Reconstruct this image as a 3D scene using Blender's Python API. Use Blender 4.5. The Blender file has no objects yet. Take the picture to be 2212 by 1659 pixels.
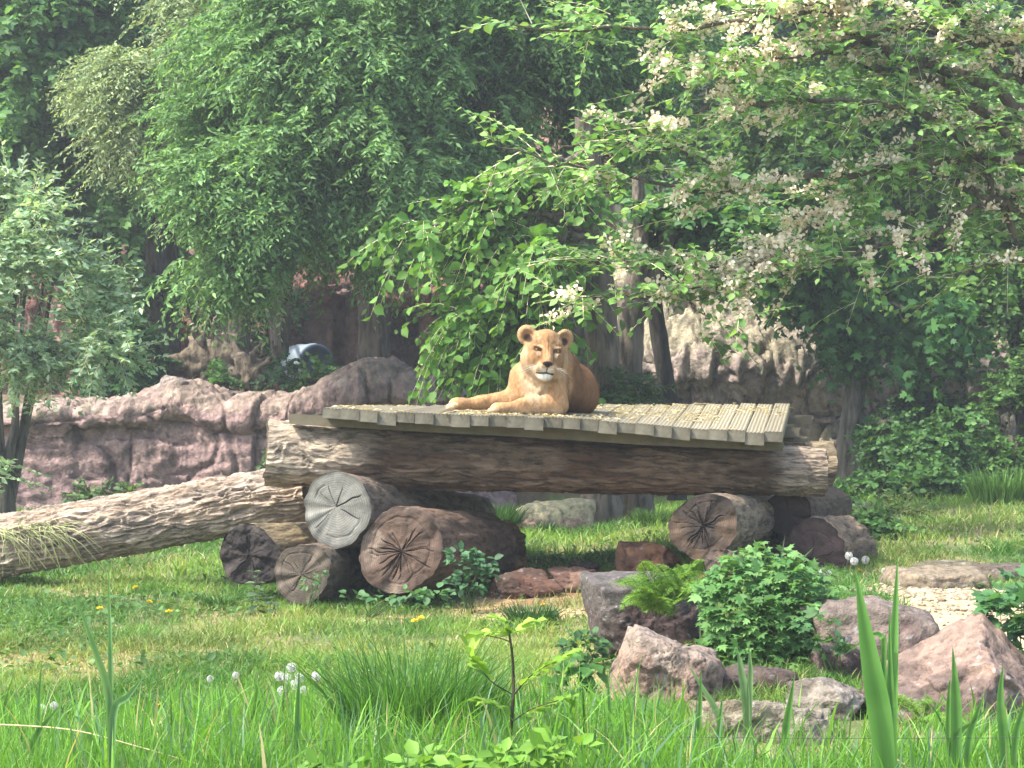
import bpy, math, random
import numpy as np
from mathutils import Vector, Matrix, Euler

R = math.radians
rng = np.random.default_rng(7)
random.seed(7)
S = bpy.context.scene
COL = S.collection

# ---------------------------------------------------------------- camera
CAM = np.array([0.0, 0.0, 1.5])
cam_d = bpy.data.cameras.new('camera')
cam = bpy.data.objects.new('camera', cam_d); COL.objects.link(cam)
cam.location = CAM
cam_d.sensor_width = 36.0
cam_d.lens = 74.26
cam.rotation_euler = (R(90 + 0.41), 0, 0)
cam_d.clip_start = 0.1
cam_d.clip_end = 900
S.camera = cam

# ---------------------------------------------------------------- light
SUN_EL, SUN_AZ = 52.0, 112.0      # azimuth: degrees from the view axis towards the left
az = R(SUN_AZ); el = R(SUN_EL)
sun_to = Vector((-math.sin(az) * math.cos(el), math.cos(az) * math.cos(el), math.sin(el)))
w = bpy.data.worlds.new('World'); S.world = w; w.use_nodes = True
nt = w.node_tree; nt.nodes.clear()
sky = nt.nodes.new('ShaderNodeTexSky'); sky.sky_type = 'NISHITA'; sky.sun_disc = False
sky.sun_elevation = el
sky.sun_rotation = math.atan2(sun_to.x, sun_to.y)
sky.air_density = 1.0; sky.dust_density = 3.0; sky.ozone_density = 1.0
bg = nt.nodes.new('ShaderNodeBackground'); bg.inputs[1].default_value = 0.15
wo = nt.nodes.new('ShaderNodeOutputWorld')
nt.links.new(sky.outputs[0], bg.inputs[0]); nt.links.new(bg.outputs[0], wo.inputs[0])
sd = bpy.data.lights.new('sun', 'SUN'); sd.energy = 2.45; sd.angle = R(2.0); sd.color = (1.0, 0.95, 0.86)
so = bpy.data.objects.new('sun', sd); COL.objects.link(so)
so.rotation_euler = sun_to.to_track_quat('Z', 'Y').to_euler()
S.view_settings.view_transform = 'Standard'; S.view_settings.look = 'None'
S.view_settings.gamma = 1.0; S.view_settings.use_curve_mapping = False
S.view_settings.exposure = 2.08
S.render.engine = 'CYCLES'
S.cycles.use_denoising = True
S.cycles.max_bounces = 8; S.cycles.transparent_max_bounces = 4
S.cycles.sample_clamp_indirect = 6.0

# ---------------------------------------------------------------- helpers
FPX = 4563.0
def at(u, v, D):
    """a point of the place from a direction measured in the photo (2212 wide) and its distance"""
    return np.array([(u - 1106.0) / FPX * D, D, 1.5 + (862.0 - v) / FPX * D])
def mpp(D): return D / FPX
def sstep(x, a, b):
    t = np.clip((np.asarray(x, float) - a) / (b - a), 0, 1); return t * t * (3 - 2 * t)
def nrm(a):
    a = np.asarray(a, float); return a / np.maximum(np.linalg.norm(a, axis=-1, keepdims=True), 1e-9)
def _hash(i, j, k, s):
    h = (i * 374761393 + j * 668265263 + k * 2147483647 + s * 974634777) & 0xffffffff
    h = ((h ^ (h >> 13)) * 1274126177) & 0xffffffff
    h = ((h ^ (h >> 16)) * 2246822519) & 0xffffffff
    return ((h ^ (h >> 15)) & 0xffffff) / 16777215.0
def vn(p, s=0):
    p = np.asarray(p, float); f = np.floor(p); i = f.astype(np.int64); t = p - f; t = t * t * t * (t * (t * 6 - 15) + 10)
    x, y, z = i[..., 0], i[..., 1], i[..., 2]; a, b, c = t[..., 0], t[..., 1], t[..., 2]
    def L(dz):
        l0 = _hash(x, y, z + dz, s) * (1 - a) + _hash(x + 1, y, z + dz, s) * a
        l1 = _hash(x, y + 1, z + dz, s) * (1 - a) + _hash(x + 1, y + 1, z + dz, s) * a
        return l0 * (1 - b) + l1 * b
    return (L(0) * (1 - c) + L(1) * c) * 2 - 1
def fbm(p, o=4, s=0):
    p = np.asarray(p, float); r = 0; a = 1.0; tot = 0
    for q in range(o):
        r = r + a * vn(p * (2.03 ** q) + q * 17.3, s + q); tot += a; a *= 0.5
    return r / tot
def ridge(p, o=3, s=0):
    p = np.asarray(p, float); r = 0; a = 1.0; tot = 0
    for q in range(o):
        r = r + a * (1 - 2 * np.abs(vn(p * (2.1 ** q) + q * 9.1, s + q))); tot += a; a *= 0.5
    return r / tot
def worley(p, s=0):
    """distance to nearest and second nearest jittered cell point, and the cell's random value"""
    p = np.asarray(p, float); f = np.floor(p).astype(np.int64)
    d1 = np.full(p.shape[:-1], 9.0); d2 = d1.copy(); idv = np.zeros(p.shape[:-1])
    for a in (-1, 0, 1):
        for b in (-1, 0, 1):
            for c in (-1, 0, 1):
                i, j, k = f[..., 0] + a, f[..., 1] + b, f[..., 2] + c
                q = np.stack([i + _hash(i, j, k, s), j + _hash(i, j, k, s + 1), k + _hash(i, j, k, s + 2)], -1)
                d = np.linalg.norm(p - q, axis=-1); m = d < d1
                d2 = np.where(m, d1, np.minimum(d2, d)); idv = np.where(m, _hash(i, j, k, s + 3), idv); d1 = np.where(m, d, d1)
    return d1, d2, idv

class G:
    def __init__(s): s.V = []; s.C = []; s.F = {3: [], 4: []}; s.n = 0
    def add(s, V, F, C=(1, 1, 1)):
        V = np.asarray(V, float).reshape(-1, 3); F = F if isinstance(F, (list, tuple)) and len(F) and isinstance(F[0], np.ndarray) and F[0].ndim == 2 else [np.asarray(F)]
        for f in F:
            f = np.asarray(f)
            if f.size: s.F[f.shape[1]].append(f + s.n)
        C = np.asarray(C, float)
        if C.ndim == 1: C = np.tile(C[None], (len(V), 1))
        s.V.append(V); s.C.append(C); s.n += len(V); return s
    def mesh(s, name, smooth=True):
        V = np.concatenate(s.V); C = np.concatenate(s.C)
        me = bpy.data.meshes.new(name)
        me.vertices.add(len(V)); me.vertices.foreach_set('co', V.astype(np.float32).ravel())
        li = []; st = []; to = []; p = 0
        for k in (3, 4):
            if s.F[k]:
                f = np.concatenate(s.F[k]); li.append(f.ravel()); st.append(p + np.arange(len(f)) * k); to.append(np.full(len(f), k)); p += f.size
        li = np.concatenate(li); st = np.concatenate(st); to = np.concatenate(to)
        me.loops.add(len(li)); me.loops.foreach_set('vertex_index', li.astype(np.int32))
        me.polygons.add(len(st)); me.polygons.foreach_set('loop_start', st.astype(np.int32)); me.polygons.foreach_set('loop_total', to.astype(np.int32))
        me.polygons.foreach_set('use_smooth', np.full(len(st), smooth, dtype=bool))
        a = me.color_attributes.new('Col', 'FLOAT_COLOR', 'POINT')
        a.data.foreach_set('color', np.concatenate([C, np.ones((len(C), 1))], 1).astype(np.float32).ravel())
        me.update(calc_edges=True); me.validate(verbose=False)
        return me
    def build(s, name, m, parent=None, smooth=True, kind=None):
        me = s.mesh(name, smooth); me.materials.append(m)
        return link(name, me, parent, kind)
def link(name, me, parent=None, kind=None):
    o = bpy.data.objects.new(name, me); COL.objects.link(o)
    if parent is not None: o.parent = parent
    if kind: o['kind'] = kind
    return o
def tag(o, label, cat, group=None, kind=None):
    o['label'] = label; o['category'] = cat
    if group: o['group'] = group
    if kind: o['kind'] = kind
    return o
def thing(name, label, cat, loc=(0, 0, 0), group=None, rot=(0, 0, 0)):
    o = bpy.data.objects.new(name, None); COL.objects.link(o); o.empty_display_size = 0.1
    o.location = loc; o.rotation_euler = rot
    return tag(o, label, cat, group)

def grid_faces(nu, nv, wrap=False):
    i = np.arange(nu - 1)[:, None]; j = np.arange(nv if wrap else nv - 1)[None]
    a = i * nv + j; b = i * nv + (j + 1) % nv
    return np.stack([a, b, b + nv, a + nv], -1).reshape(-1, 4)
def tube(P, r, ns=6):
    P = np.asarray(P, float); n = len(P); r = np.broadcast_to(np.asarray(r, float), (n,))
    T = nrm(np.gradient(P, axis=0)); ref = np.array([0, 0, 1.0]) if abs(T[:, 2]).mean() < .8 else np.array([0, 1.0, 0])
    A = nrm(np.cross(T, ref)); B = np.cross(T, A)
    t = np.arange(ns) / ns * 2 * np.pi
    V = P[:, None] + r[:, None, None] * (np.cos(t)[None, :, None] * A[:, None] + np.sin(t)[None, :, None] * B[:, None])
    return V.reshape(-1, 3), grid_faces(n, ns, True)
def bez(pts, n):
    """Catmull-Rom through the points"""
    P = np.asarray(pts, float); P = np.concatenate([[2 * P[0] - P[1]], P, [2 * P[-1] - P[-2]]]); m = len(P) - 3
    t = np.linspace(0, m - 1e-6, n); i = t.astype(int); f = (t - i)[:, None]
    a, b, c, d = P[i], P[i + 1], P[i + 2], P[i + 3]
    return .5 * ((2 * b) + (-a + c) * f + (2 * a - 5 * b + 4 * c - d) * f ** 2 + (-a + 3 * b - 3 * c + d) * f ** 3)
_ico = {}
def ico(sub):
    if sub not in _ico:
        import bmesh
        bm = bmesh.new(); bmesh.ops.create_icosphere(bm, subdivisions=sub, radius=1)
        V = np.array([v.co[:] for v in bm.verts]); F = np.array([[v.index for v in f.verts] for f in bm.faces]); bm.free()
        _ico[sub] = (V, F)
    return _ico[sub]

# ---------------------------------------------------------------- materials
def mat(name, base=None, rough=.8, var=.3, scale=8., bump=.3, bscale=40., col2=None, c2scale=3., c2lo=.45, c2hi=.65, attr=True,
        stretch=(1, 1, 1), trans=0., spec=.3, objrand=0., bdist=.02, coord='Object', rings=False, ttint=(1.3, 1.25, .65), fine=0.):
    m = bpy.data.materials.new(name); m.use_nodes = True; n = m.node_tree; n.nodes.clear(); N = n.nodes.new; Lk = n.links.new
    out = N('ShaderNodeOutputMaterial'); p = N('ShaderNodeBsdfPrincipled'); p.inputs['Roughness'].default_value = rough
    p.inputs['Specular IOR Level'].default_value = spec
    tc = N('ShaderNodeTexCoord'); mp = N('ShaderNodeMapping'); mp.inputs['Scale'].default_value = stretch
    Lk(tc.outputs[coord], mp.inputs[0])
    if attr:
        at_ = N('ShaderNodeAttribute'); at_.attribute_name = 'Col'; cur = at_.outputs['Color']
        if base is not None:
            mx = N('ShaderNodeMix'); mx.data_type = 'RGBA'; mx.blend_type = 'MULTIPLY'; mx.inputs[0].default_value = 1
            Lk(cur, mx.inputs[6]); mx.inputs[7].default_value = (*base, 1); cur = mx.outputs[2]
    else:
        rgb = N('ShaderNodeRGB'); rgb.outputs[0].default_value = (*base, 1); cur = rgb.outputs[0]
    if col2 is not None:
        t = N('ShaderNodeTexNoise'); t.inputs['Scale'].default_value = c2scale; t.inputs['Detail'].default_value = 6; t.inputs['Roughness'].default_value = .65
        Lk(mp.outputs[0], t.inputs['Vector'])
        r = N('ShaderNodeMapRange'); r.inputs[1].default_value = c2lo; r.inputs[2].default_value = c2hi; Lk(t.outputs[0], r.inputs[0])
        mx = N('ShaderNodeMix'); mx.data_type = 'RGBA'; Lk(r.outputs[0], mx.inputs[0]); Lk(cur, mx.inputs[6]); mx.inputs[7].default_value = (*col2, 1); cur = mx.outputs[2]
    if var > 0:
        t = N('ShaderNodeTexNoise'); t.inputs['Scale'].default_value = scale; t.inputs['Detail'].default_value = 8; t.inputs['Roughness'].default_value = .7
        Lk(mp.outputs[0], t.inputs['Vector'])
        r = N('ShaderNodeMapRange'); r.inputs[1].default_value = .25; r.inputs[2].default_value = .75
        r.inputs[3].default_value = 1 - var; r.inputs[4].default_value = 1 + var; Lk(t.outputs[0], r.inputs[0])
        mx = N('ShaderNodeVectorMath'); mx.operation = 'SCALE'; Lk(cur, mx.inputs[0]); Lk(r.outputs[0], mx.inputs['Scale']); cur = mx.outputs[0]
    if fine > 0:
        t = N('ShaderNodeTexNoise'); t.inputs['Scale'].default_value = bscale * .8; t.inputs['Detail'].default_value = 5; t.inputs['Roughness'].default_value = .6
        Lk(mp.outputs[0], t.inputs['Vector']); r = N('ShaderNodeMapRange'); r.inputs[1].default_value = .40; r.inputs[2].default_value = .50; r.inputs[3].default_value = 1 - fine; r.inputs[4].default_value = 1.05
        Lk(t.outputs[0], r.inputs[0]); mx = N('ShaderNodeVectorMath'); mx.operation = 'SCALE'; Lk(cur, mx.inputs[0]); Lk(r.outputs[0], mx.inputs['Scale']); cur = mx.outputs[0]
    if objrand > 0:
        oi = N('ShaderNodeObjectInfo'); r = N('ShaderNodeMapRange'); r.inputs[3].default_value = 1 - objrand; r.inputs[4].default_value = 1 + objrand
        Lk(oi.outputs['Random'], r.inputs[0]); mx = N('ShaderNodeVectorMath'); mx.operation = 'SCALE'; Lk(cur, mx.inputs[0]); Lk(r.outputs[0], mx.inputs['Scale']); cur = mx.outputs[0]
    if rings:
        sx = N('ShaderNodeVectorMath'); sx.operation = 'MULTIPLY'; sx.inputs[1].default_value = (1, 1, 0); Lk(tc.outputs['Object'], sx.inputs[0])
        ns = N('ShaderNodeTexNoise'); ns.inputs['Scale'].default_value = 5; Lk(tc.outputs['Object'], ns.inputs['Vector'])
        ln = N('ShaderNodeVectorMath'); ln.operation = 'LENGTH'; Lk(sx.outputs[0], ln.inputs[0])
        ad = N('ShaderNodeMath'); ad.operation = 'MULTIPLY_ADD'; Lk(ns.outputs[0], ad.inputs[0]); ad.inputs[1].default_value = .06; Lk(ln.outputs['Value'], ad.inputs[2])
        ml = N('ShaderNodeMath'); ml.operation = 'MULTIPLY'; ml.inputs[1].default_value = 380; Lk(ad.outputs[0], ml.inputs[0])
        sn = N('ShaderNodeMath'); sn.operation = 'SINE'; Lk(ml.outputs[0], sn.inputs[0])
        r = N('ShaderNodeMapRange'); r.inputs[1].default_value = -1; r.inputs[3].default_value = .78; r.inputs[4].default_value = 1.12; Lk(sn.outputs[0], r.inputs[0])
        mx = N('ShaderNodeVectorMath'); mx.operation = 'SCALE'; Lk(cur, mx.inputs[0]); Lk(r.outputs[0], mx.inputs['Scale']); cur = mx.outputs[0]
    Lk(cur, p.inputs['Base Color'])
    if bump > 0:
        t = N('ShaderNodeTexNoise'); t.inputs['Scale'].default_value = bscale; t.inputs['Detail'].default_value = 6; t.inputs['Roughness'].default_value = .65
        Lk(mp.outputs[0], t.inputs['Vector']); b = N('ShaderNodeBump'); b.inputs['Strength'].default_value = bump; b.inputs['Distance'].default_value = bdist
        Lk(t.outputs[0], b.inputs['Height']); Lk(b.outputs[0], p.inputs['Normal'])
    if trans > 0:
        tr = N('ShaderNodeBsdfTranslucent'); ms = N('ShaderNodeMixShader'); ms.inputs[0].default_value = trans
        tm = N('ShaderNodeMix'); tm.data_type = 'RGBA'; tm.blend_type = 'MULTIPLY'; tm.inputs[0].default_value = 1
        Lk(cur, tm.inputs[6]); tm.inputs[7].default_value = (*ttint, 1); Lk(tm.outputs[2], tr.inputs[0])
        Lk(p.outputs[0], ms.inputs[1]); Lk(tr.outputs[0], ms.inputs[2]); Lk(ms.outputs[0], out.inputs[0])
    else: Lk(p.outputs[0], out.inputs[0])
    return m
M = {}
M['leaf'] = mat('leaf', rough=.55, var=0, bump=0, trans=.40, spec=.22)
M['grass'] = mat('grass', rough=.5, var=0, bump=0, trans=.42, spec=.3)
M['ground'] = mat('ground', rough=.95, var=.45, scale=14, bump=.6, bscale=30, bdist=.03)
M['red_rock'] = mat('red_rock', rough=.88, var=.5, scale=6, bump=1, bscale=7, bdist=.10, col2=(.24, .165, .15), c2scale=2.2, c2lo=.50, c2hi=.72, fine=.35)
M['cliff'] = mat('cliff', rough=.9, var=.45, scale=6, bump=1, bscale=7, bdist=.1, col2=(.22, .185, .145), c2scale=1.3, c2lo=.46, c2hi=.62, fine=.35)
M['boulder'] = mat('boulder', rough=.9, var=.5, scale=10, bump=1, bscale=20, bdist=.04, fine=.3)
M['bark'] = mat('bark', rough=.92, var=.5, scale=9, bump=1, bscale=30, bdist=.05, stretch=(1, 1, .32), fine=.5)
M['tree_bark'] = mat('tree_bark', rough=.92, var=.5, scale=7, bump=1, bscale=18, bdist=.05, stretch=(1, 1, .25), fine=.5)
M['cut_wood'] = mat('cut_wood', rough=.85, var=.3, scale=7, bump=.4, bscale=60, bdist=.01, rings=True)
M['plank'] = mat('plank', base=(.205, .178, .115), rough=.85, var=.35, scale=6, bump=.4, bscale=40, bdist=.01, stretch=(1, .15, 1), objrand=.18, attr=True, col2=(.13, .12, .09), c2scale=2.5)
M['fur'] = mat('fur', rough=.85, var=.32, scale=55, bump=.8, bscale=70, bdist=.012, spec=.06, stretch=(1, 1, .45))
M['hair'] = mat('hair', rough=.8, var=0, bump=0, trans=.5, spec=.05, ttint=(1, 1, 1))
M['dark'] = mat('dark_gloss', rough=.3, var=.1, bump=0, spec=.5)
M['straw'] = mat('straw', rough=.8, var=.2, bump=0, trans=.2)
M['paint'] = mat('barrel_paint', rough=.4, var=.15, scale=5, bump=.05)
M['wire'] = mat('wire', base=(.05, .06, .045), rough=.5, var=.1, bump=0, attr=False)
M['fluff'] = mat('fluff', rough=.9, var=0, bump=0, trans=.4, ttint=(1, 1, 1))
M['seed'] = mat('seed', rough=.7, var=0, bump=0, trans=.3, ttint=(1, .97, .85))
M['coat'] = M['hair']

# ---------------------------------------------------------------- foliage kit
LT = {}
LT['diamond'] = lambda w: (np.array([(0, 0, 0), (.42, -w, .09), (1, 0, -.07), (.42, w, .09)]), [np.array([(0, 1, 2), (0, 2, 3)])])
LT['oval'] = lambda w: (np.array([(0, 0, 0), (.22, -w * .85, .07), (.6, -w, .05), (1, 0, -.16), (.6, w, .05), (.22, w * .85, .07)]), [np.array([(0, 1, 2, 3), (0, 3, 4, 5)])])
LT['lance'] = lambda w: (np.array([(0, 0, 0), (.3, -w, .05), (.7, -w * .6, 0), (1, 0, -.14), (.7, w * .6, 0), (.3, w, .05)]), [np.array([(0, 1, 2, 3), (0, 3, 4, 5)])])
def _mapl(w):
    P = [(0, 0, 0), (.02, -.22, .02), (.22, -.52, -.03), (.34, -.26, .05), (.66, -.42, -.02), (.64, -.14, .04), (1, 0, -.1), (.64, .14, .04), (.66, .42, -.02), (.34, .26, .05), (.22, .52, -.03), (.02, .22, .02), (.33, 0, .0)]
    return np.array(P), [np.array([(12, i, i + 1) for i in range(0, 11)] + [(12, 11, 0)])]
LT['maple'] = _mapl
def leaves(P, D, N, L, shape, w, C):
    P = np.asarray(P); D = nrm(D); Sd = nrm(np.cross(D, N)); U = np.cross(Sd, D); T, F = LT[shape](w); k = len(T)
    V = P[:, None] + np.asarray(L)[:, None, None] * (T[None, :, 0, None] * D[:, None] + T[None, :, 1, None] * Sd[:, None] + T[None, :, 2, None] * U[:, None])
    n = len(P); off = (np.arange(n) * k)[:, None, None]
    return V.reshape(-1, 3), [(f[None] + off).reshape(-1, f.shape[1]) for f in F], np.repeat(C, k, 0)
def lcol(n, c1, c2, v=.25):
    t = rng.random((n, 1)) ** 1.3; c1 = np.array(c1) * np.array([.92, 1, .86]) if c1[1] > c1[0] else c1; c2 = np.array(c2) * np.array([.92, 1, .86]) if c2[1] > c2[0] else c2
    return (np.array(c1) * (1 - t) + np.array(c2) * t) * (1 + v * rng.standard_normal((n, 1))).clip(.45, 1.7)
def sprays(B, Dv, ln, nl, leaf, shape, w, c1, c2, droop=.5, flat=.75, fan=.9, twig=0., g=None, gt=None, pick=None):
    """B, Dv: bases and directions of twigs; each carries nl leaves set left and right"""
    K = len(B); t = (np.arange(nl) + .5) / nl
    Dv = nrm(Dv); ln = np.broadcast_to(ln, (K,)); dr = droop * (.6 + .8 * rng.random(K))
    pos = lambda t: B[:, None] + ln[:, None, None] * (Dv[:, None] * t[None, :, None] + np.array([0, 0, -1.])[None, None] * (dr[:, None, None] * (t ** 2)[None, :, None]))
    tt = t * (1 - .0); X = pos(tt)
    T = nrm(Dv[:, None] - 2 * (dr[:, None] * t[None])[..., None] * np.array([0, 0, 1.]))
    side = nrm(np.cross(T, np.array([0, 0, 1.]) + .25 * rng.standard_normal((K, 1, 3)))); sg = np.where(np.arange(nl) % 2 == 0, 1., -1.)[None, :, None]
    LD = nrm(T * (1 - fan * .55) + side * sg * fan + .28 * rng.standard_normal((K, nl, 3)) + np.array([0, 0, -.35 * droop]))
    NN = nrm(np.array([0, 0, flat]) + (1.15 - flat) * rng.standard_normal((K, nl, 3)) + np.array([-.12, -.25, 0]))
    LL = leaf * (.55 + .7 * rng.random((K, nl))) * (1 - .25 * t[None])
    cc = lcol(K * nl, c1, c2, .16) * np.repeat(1 + .2 * rng.standard_normal((K, 1)), nl, 0).clip(.6, 1.5)
    if pick is not None: pick.append((X.reshape(-1, 3), LD.reshape(-1, 3), NN.reshape(-1, 3), LL.ravel(), cc))
    else:
        V, F, C = leaves(X.reshape(-1, 3), LD.reshape(-1, 3), NN.reshape(-1, 3), LL.ravel(), shape, w, cc)
        g.add(V, F, C)
    if twig > 0:
        for k in range(K):
            q = pos(np.linspace(0, 1, 4))[k] if False else None
        tq = np.linspace(0, 1, 4); Q = pos(tq); rad = twig * (1 - .8 * tq)
        A = side[:, :1].repeat(4, 1); Bq = nrm(np.cross(np.broadcast_to(Dv[:, None], A.shape), A))
        ang = np.arange(3) / 3 * 2 * np.pi
        V = Q[:, :, None] + rad[None, :, None, None] * (np.cos(ang)[None, None, :, None] * A[:, :, None] + np.sin(ang)[None, None, :, None] * Bq[:, :, None])
        f = grid_faces(4, 3, True); F = (f[None] + (np.arange(K) * 12)[:, None, None]).reshape(-1, 4)
        gt.add(V.reshape(-1, 3), F, (.75, .65, .45))
_lm = {}
def leaf_mesh(shape, w, c, key):
    k = (shape, w, key)
    if k not in _lm:
        V, F, C = leaves(np.zeros((1, 3)), np.array([[1., 0, 0]]), np.array([[0, 0, 1.]]), np.ones(1), shape, w, np.array([c])); g = G(); g.add(V, F, C); me = g.mesh('leaf'); me.materials.append(M['leaf']); _lm[k] = me
    return _lm[k]
def leaf_parts(root, P, D, N, L, shape, w, c1, c2, nv=6, name='leaf', limit=300, rest=None, rc=None):
    """each leaf its own object under the plant; those past the limit joined into one part"""
    D = nrm(D); Sd = nrm(np.cross(N, D)); U = np.cross(D, Sd); order = np.argsort(P[:, 1] - 2.5 * L); key = (c1, c2)
    cs = [tuple(lcol(1, c1, c2, .15)[0]) for _ in range(nv)]
    for i in order[:limit]:
        k = rng.integers(nv); o = link(name, leaf_mesh(shape, w, cs[k], (key, k)), root); l = L[i]
        o.matrix_local = Matrix(((D[i, 0] * l, Sd[i, 0] * l, U[i, 0] * l, P[i, 0]), (D[i, 1] * l, Sd[i, 1] * l, U[i, 1] * l, P[i, 1]), (D[i, 2] * l, Sd[i, 2] * l, U[i, 2] * l, P[i, 2]), (0, 0, 0, 1)))
    r = order[limit:]
    if len(r) and rest is not None:
        V, F, C = leaves(P[r], D[r], N[r], L[r], shape, w, rc[r]); rest.add(V, F, C)
    elif len(r):
        V, F, C = leaves(P[r], D[r], N[r], L[r], shape, w, lcol(len(r), c1, c2, .18)); g = G(); g.add(V, F, C); g.build('foliage', M['leaf'], root, kind='stuff')
def in_ell(n, c, r, shell=.5, seed=0, cl=0., clscale=1.):
    """points in an ellipsoid, more of them towards its surface, thinned to clumps"""
    out = []; c = np.array(c, float); r = np.array(r, float); m = 0
    while m < n:
        d = nrm(rng.standard_normal((n * 2, 3))); q = (shell + (1 - shell) * rng.random((n * 2, 1)) ** .6) * d
        q = q * (1 + .18 * vn(d * 2.2 + seed, 5)[:, None])
        X = c + q * r
        if cl > 0:
            k = fbm(X / clscale + seed, 2, 3); keep = rng.random(len(X)) < sstep(k, cl - .25, cl + .12); X = X[keep]; q = q[keep]
        out.append(np.concatenate([X, q / r], 1)); m += len(X)
    o = np.concatenate(out)[:n]; return o[:, :3], nrm(o[:, 3:])
def blades(P, h, wd, lean, seg, C, g, azim=None, bend=1.):
    n = len(P); a = rng.random(n) * 2 * np.pi if azim is None else azim
    Ld = np.stack([np.cos(a), np.sin(a), 0 * a], -1); b = rng.random(n) * 2 * np.pi
    Sd = np.stack([np.cos(b), np.sin(b), 0 * b], -1)
    t = np.linspace(0, 1, seg + 1); hh = np.asarray(h)[:, None]
    up = hh * (t - .35 * np.asarray(lean)[:, None] * bend * t ** 2.5); out = hh * np.asarray(lean)[:, None] * (.25 * t + .75 * t ** 2 * bend)
    X = np.asarray(P)[:, None] + up[..., None] * np.array([0, 0, 1.]) + out[..., None] * Ld[:, None]
    W = np.asarray(wd)[:, None] * np.where(t < .35, .75 + .7 * t, 1 - ((t - .35) / .65) ** 1.6)[None]
    A = X - W[..., None] * Sd[:, None] * .5; Bv = X + W[..., None] * Sd[:, None] * .5
    V = np.concatenate([np.stack([A[:, :-1], Bv[:, :-1]], 2).reshape(n, -1, 3), X[:, -1:]], 1); k = 2 * seg + 1
    q = np.array([(2 * i, 2 * i + 1, 2 * i + 3, 2 * i + 2) for i in range(seg - 1)]).reshape(-1, 4); tr = np.array([(2 * seg - 2, 2 * seg - 1, 2 * seg)])
    off = (np.arange(n) * k)[:, None, None]
    F = [(tr[None] + off).reshape(-1, 3)]
    if seg > 1: F.append((q[None] + off).reshape(-1, 4))
    g.add(V.reshape(-1, 3), F, np.repeat(C, k, 0))

# ---------------------------------------------------------------- ground and terraces
def gz(x, y):
    x = np.asarray(x, float); y = np.asarray(y, float)
    z = .13 * sstep(x, .5, 1.5) * sstep(y, 11.6, 12.6)
    z = z + .09 * sstep(x + .35 * y, 4.4, 6.2) * sstep(y, 9.8, 12.0) * (1 - sstep(y, 20, 26))
    p = np.stack([x * .55, y * .55, 0 * x], -1)
    z = z + .045 * fbm(p, 3, 11) * sstep(y, 5, 8)
    z = z - .25 * sstep(-y, -7.9, -6.5)
    z = z + .25 * sstep(y, 22, 33) * sstep(x, 2, 5)
    return z
def path_mask(x, y):
    x = np.asarray(x, float); y = np.asarray(y, float)
    n = .22 * fbm(np.stack([x * 1.3, y * 1.3, 0 * x], -1), 3, 21)
    return sstep(x + n, 2.15, 2.5) * sstep(y + n, 10.9, 11.3) * (1 - sstep(y + n, 14.2, 14.8))
def bare_mask(x, y):
    x = np.asarray(x, float); y = np.asarray(y, float)
    n = fbm(np.stack([x * .9, y * .55, 0 * x], -1), 4, 31)
    a = sstep(n, -.02, .32) * (1 - sstep(np.abs(y - 11.6), .7, 2.0)) * (1 - sstep(x, .2, 1.2))
    b = sstep(n, .1, .4) * .55
    c = (1 - sstep(np.abs(y - 15.1 - .25 * x), .2, .7)) * sstep(x, -.7, -.1) * (1 - sstep(x, 1.0, 1.7)) * sstep(n, -.5, .1)
    d = (1 - sstep(((x + .3) / 1.5) ** 2 + ((y - 14.4) / .35) ** 2, .5, 1.6)) * sstep(n, -.3, .3)
    e = (1 - sstep(np.abs(y - 20), 1.0, 2.8)) * sstep(x, 3, 4.5) * .5
    return np.clip(np.maximum.reduce([a * .6, b * .7, c, d, e]), 0, 1)
xs = np.concatenate([np.linspace(-120, -9.2, 14), np.arange(-9, 11, .075), np.linspace(11.2, 120, 14)])
ys = np.concatenate([np.linspace(-40, 6.8, 8), np.arange(7, 34, .085), np.linspace(34.5, 110, 14)])
gx, gy = np.meshgrid(xs, ys, indexing='ij')
pz = gz(gx, gy); pm = path_mask(gx, gy)[..., None]; bm_ = bare_mask(gx, gy)[..., None]
pz = pz + pm[..., 0] * .012 * fbm(np.stack([gx * 8, gy * 8, 0 * gx], -1), 2, 5)
cg = np.array([.070, .095, .030]) * (1 - bm_) + np.array([.34, .25, .12]) * bm_
cl_ = ((1 - sstep(np.hypot((gx - .45) / 1.4, (gy - 15.6) / .8), .7, 1.2)) * sstep(gx, -.4, .2))[..., None]
cg = cg * (1 - cl_ * .75) + np.array([.17, .085, .045]) * cl_ * .75
cg = cg * (1 - pm) + np.array([.36, .275, .165]) * pm
gg = G(); gg.add(np.stack([gx, gy, pz], -1).reshape(-1, 3), grid_faces(len(xs), len(ys))[:, ::-1], cg.reshape(-1, 3))
gg.build('ground', M['ground'], kind='structure')

# raised ground behind the low wall, then the wooded slope
def tz(x, y):
    return 1.5 + .22 * fbm(np.stack([x * .5, y * .5, 0 * x], -1), 3, 41)
tx = np.linspace(-26, 3.2, 110); ty = np.linspace(29.4, 46.5, 60)
ax, ay = np.meshgrid(tx, ty, indexing='ij')
g_ = G(); zz = tz(ax, ay) - 1.7 * sstep(-ay, -29.9, -29.3) - 1.9 * sstep(ax, 1.6, 3.0) * (1 - sstep(ay, 34, 40))
g_.add(np.stack([ax, ay, zz], -1).reshape(-1, 3), grid_faces(len(tx), len(ty))[:, ::-1], (.10, .075, .045))
g_.build('terrace', M['ground'], kind='structure')
hx = np.linspace(-60, 60, 60); hu = np.linspace(0, 1, 24)
ax, au = np.meshgrid(hx, hu, indexing='ij')
g_ = G(); hy = 45 + 25 * au + 2 * fbm(np.stack([ax * .1, au * 3, 0 * ax], -1), 3, 51)
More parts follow.
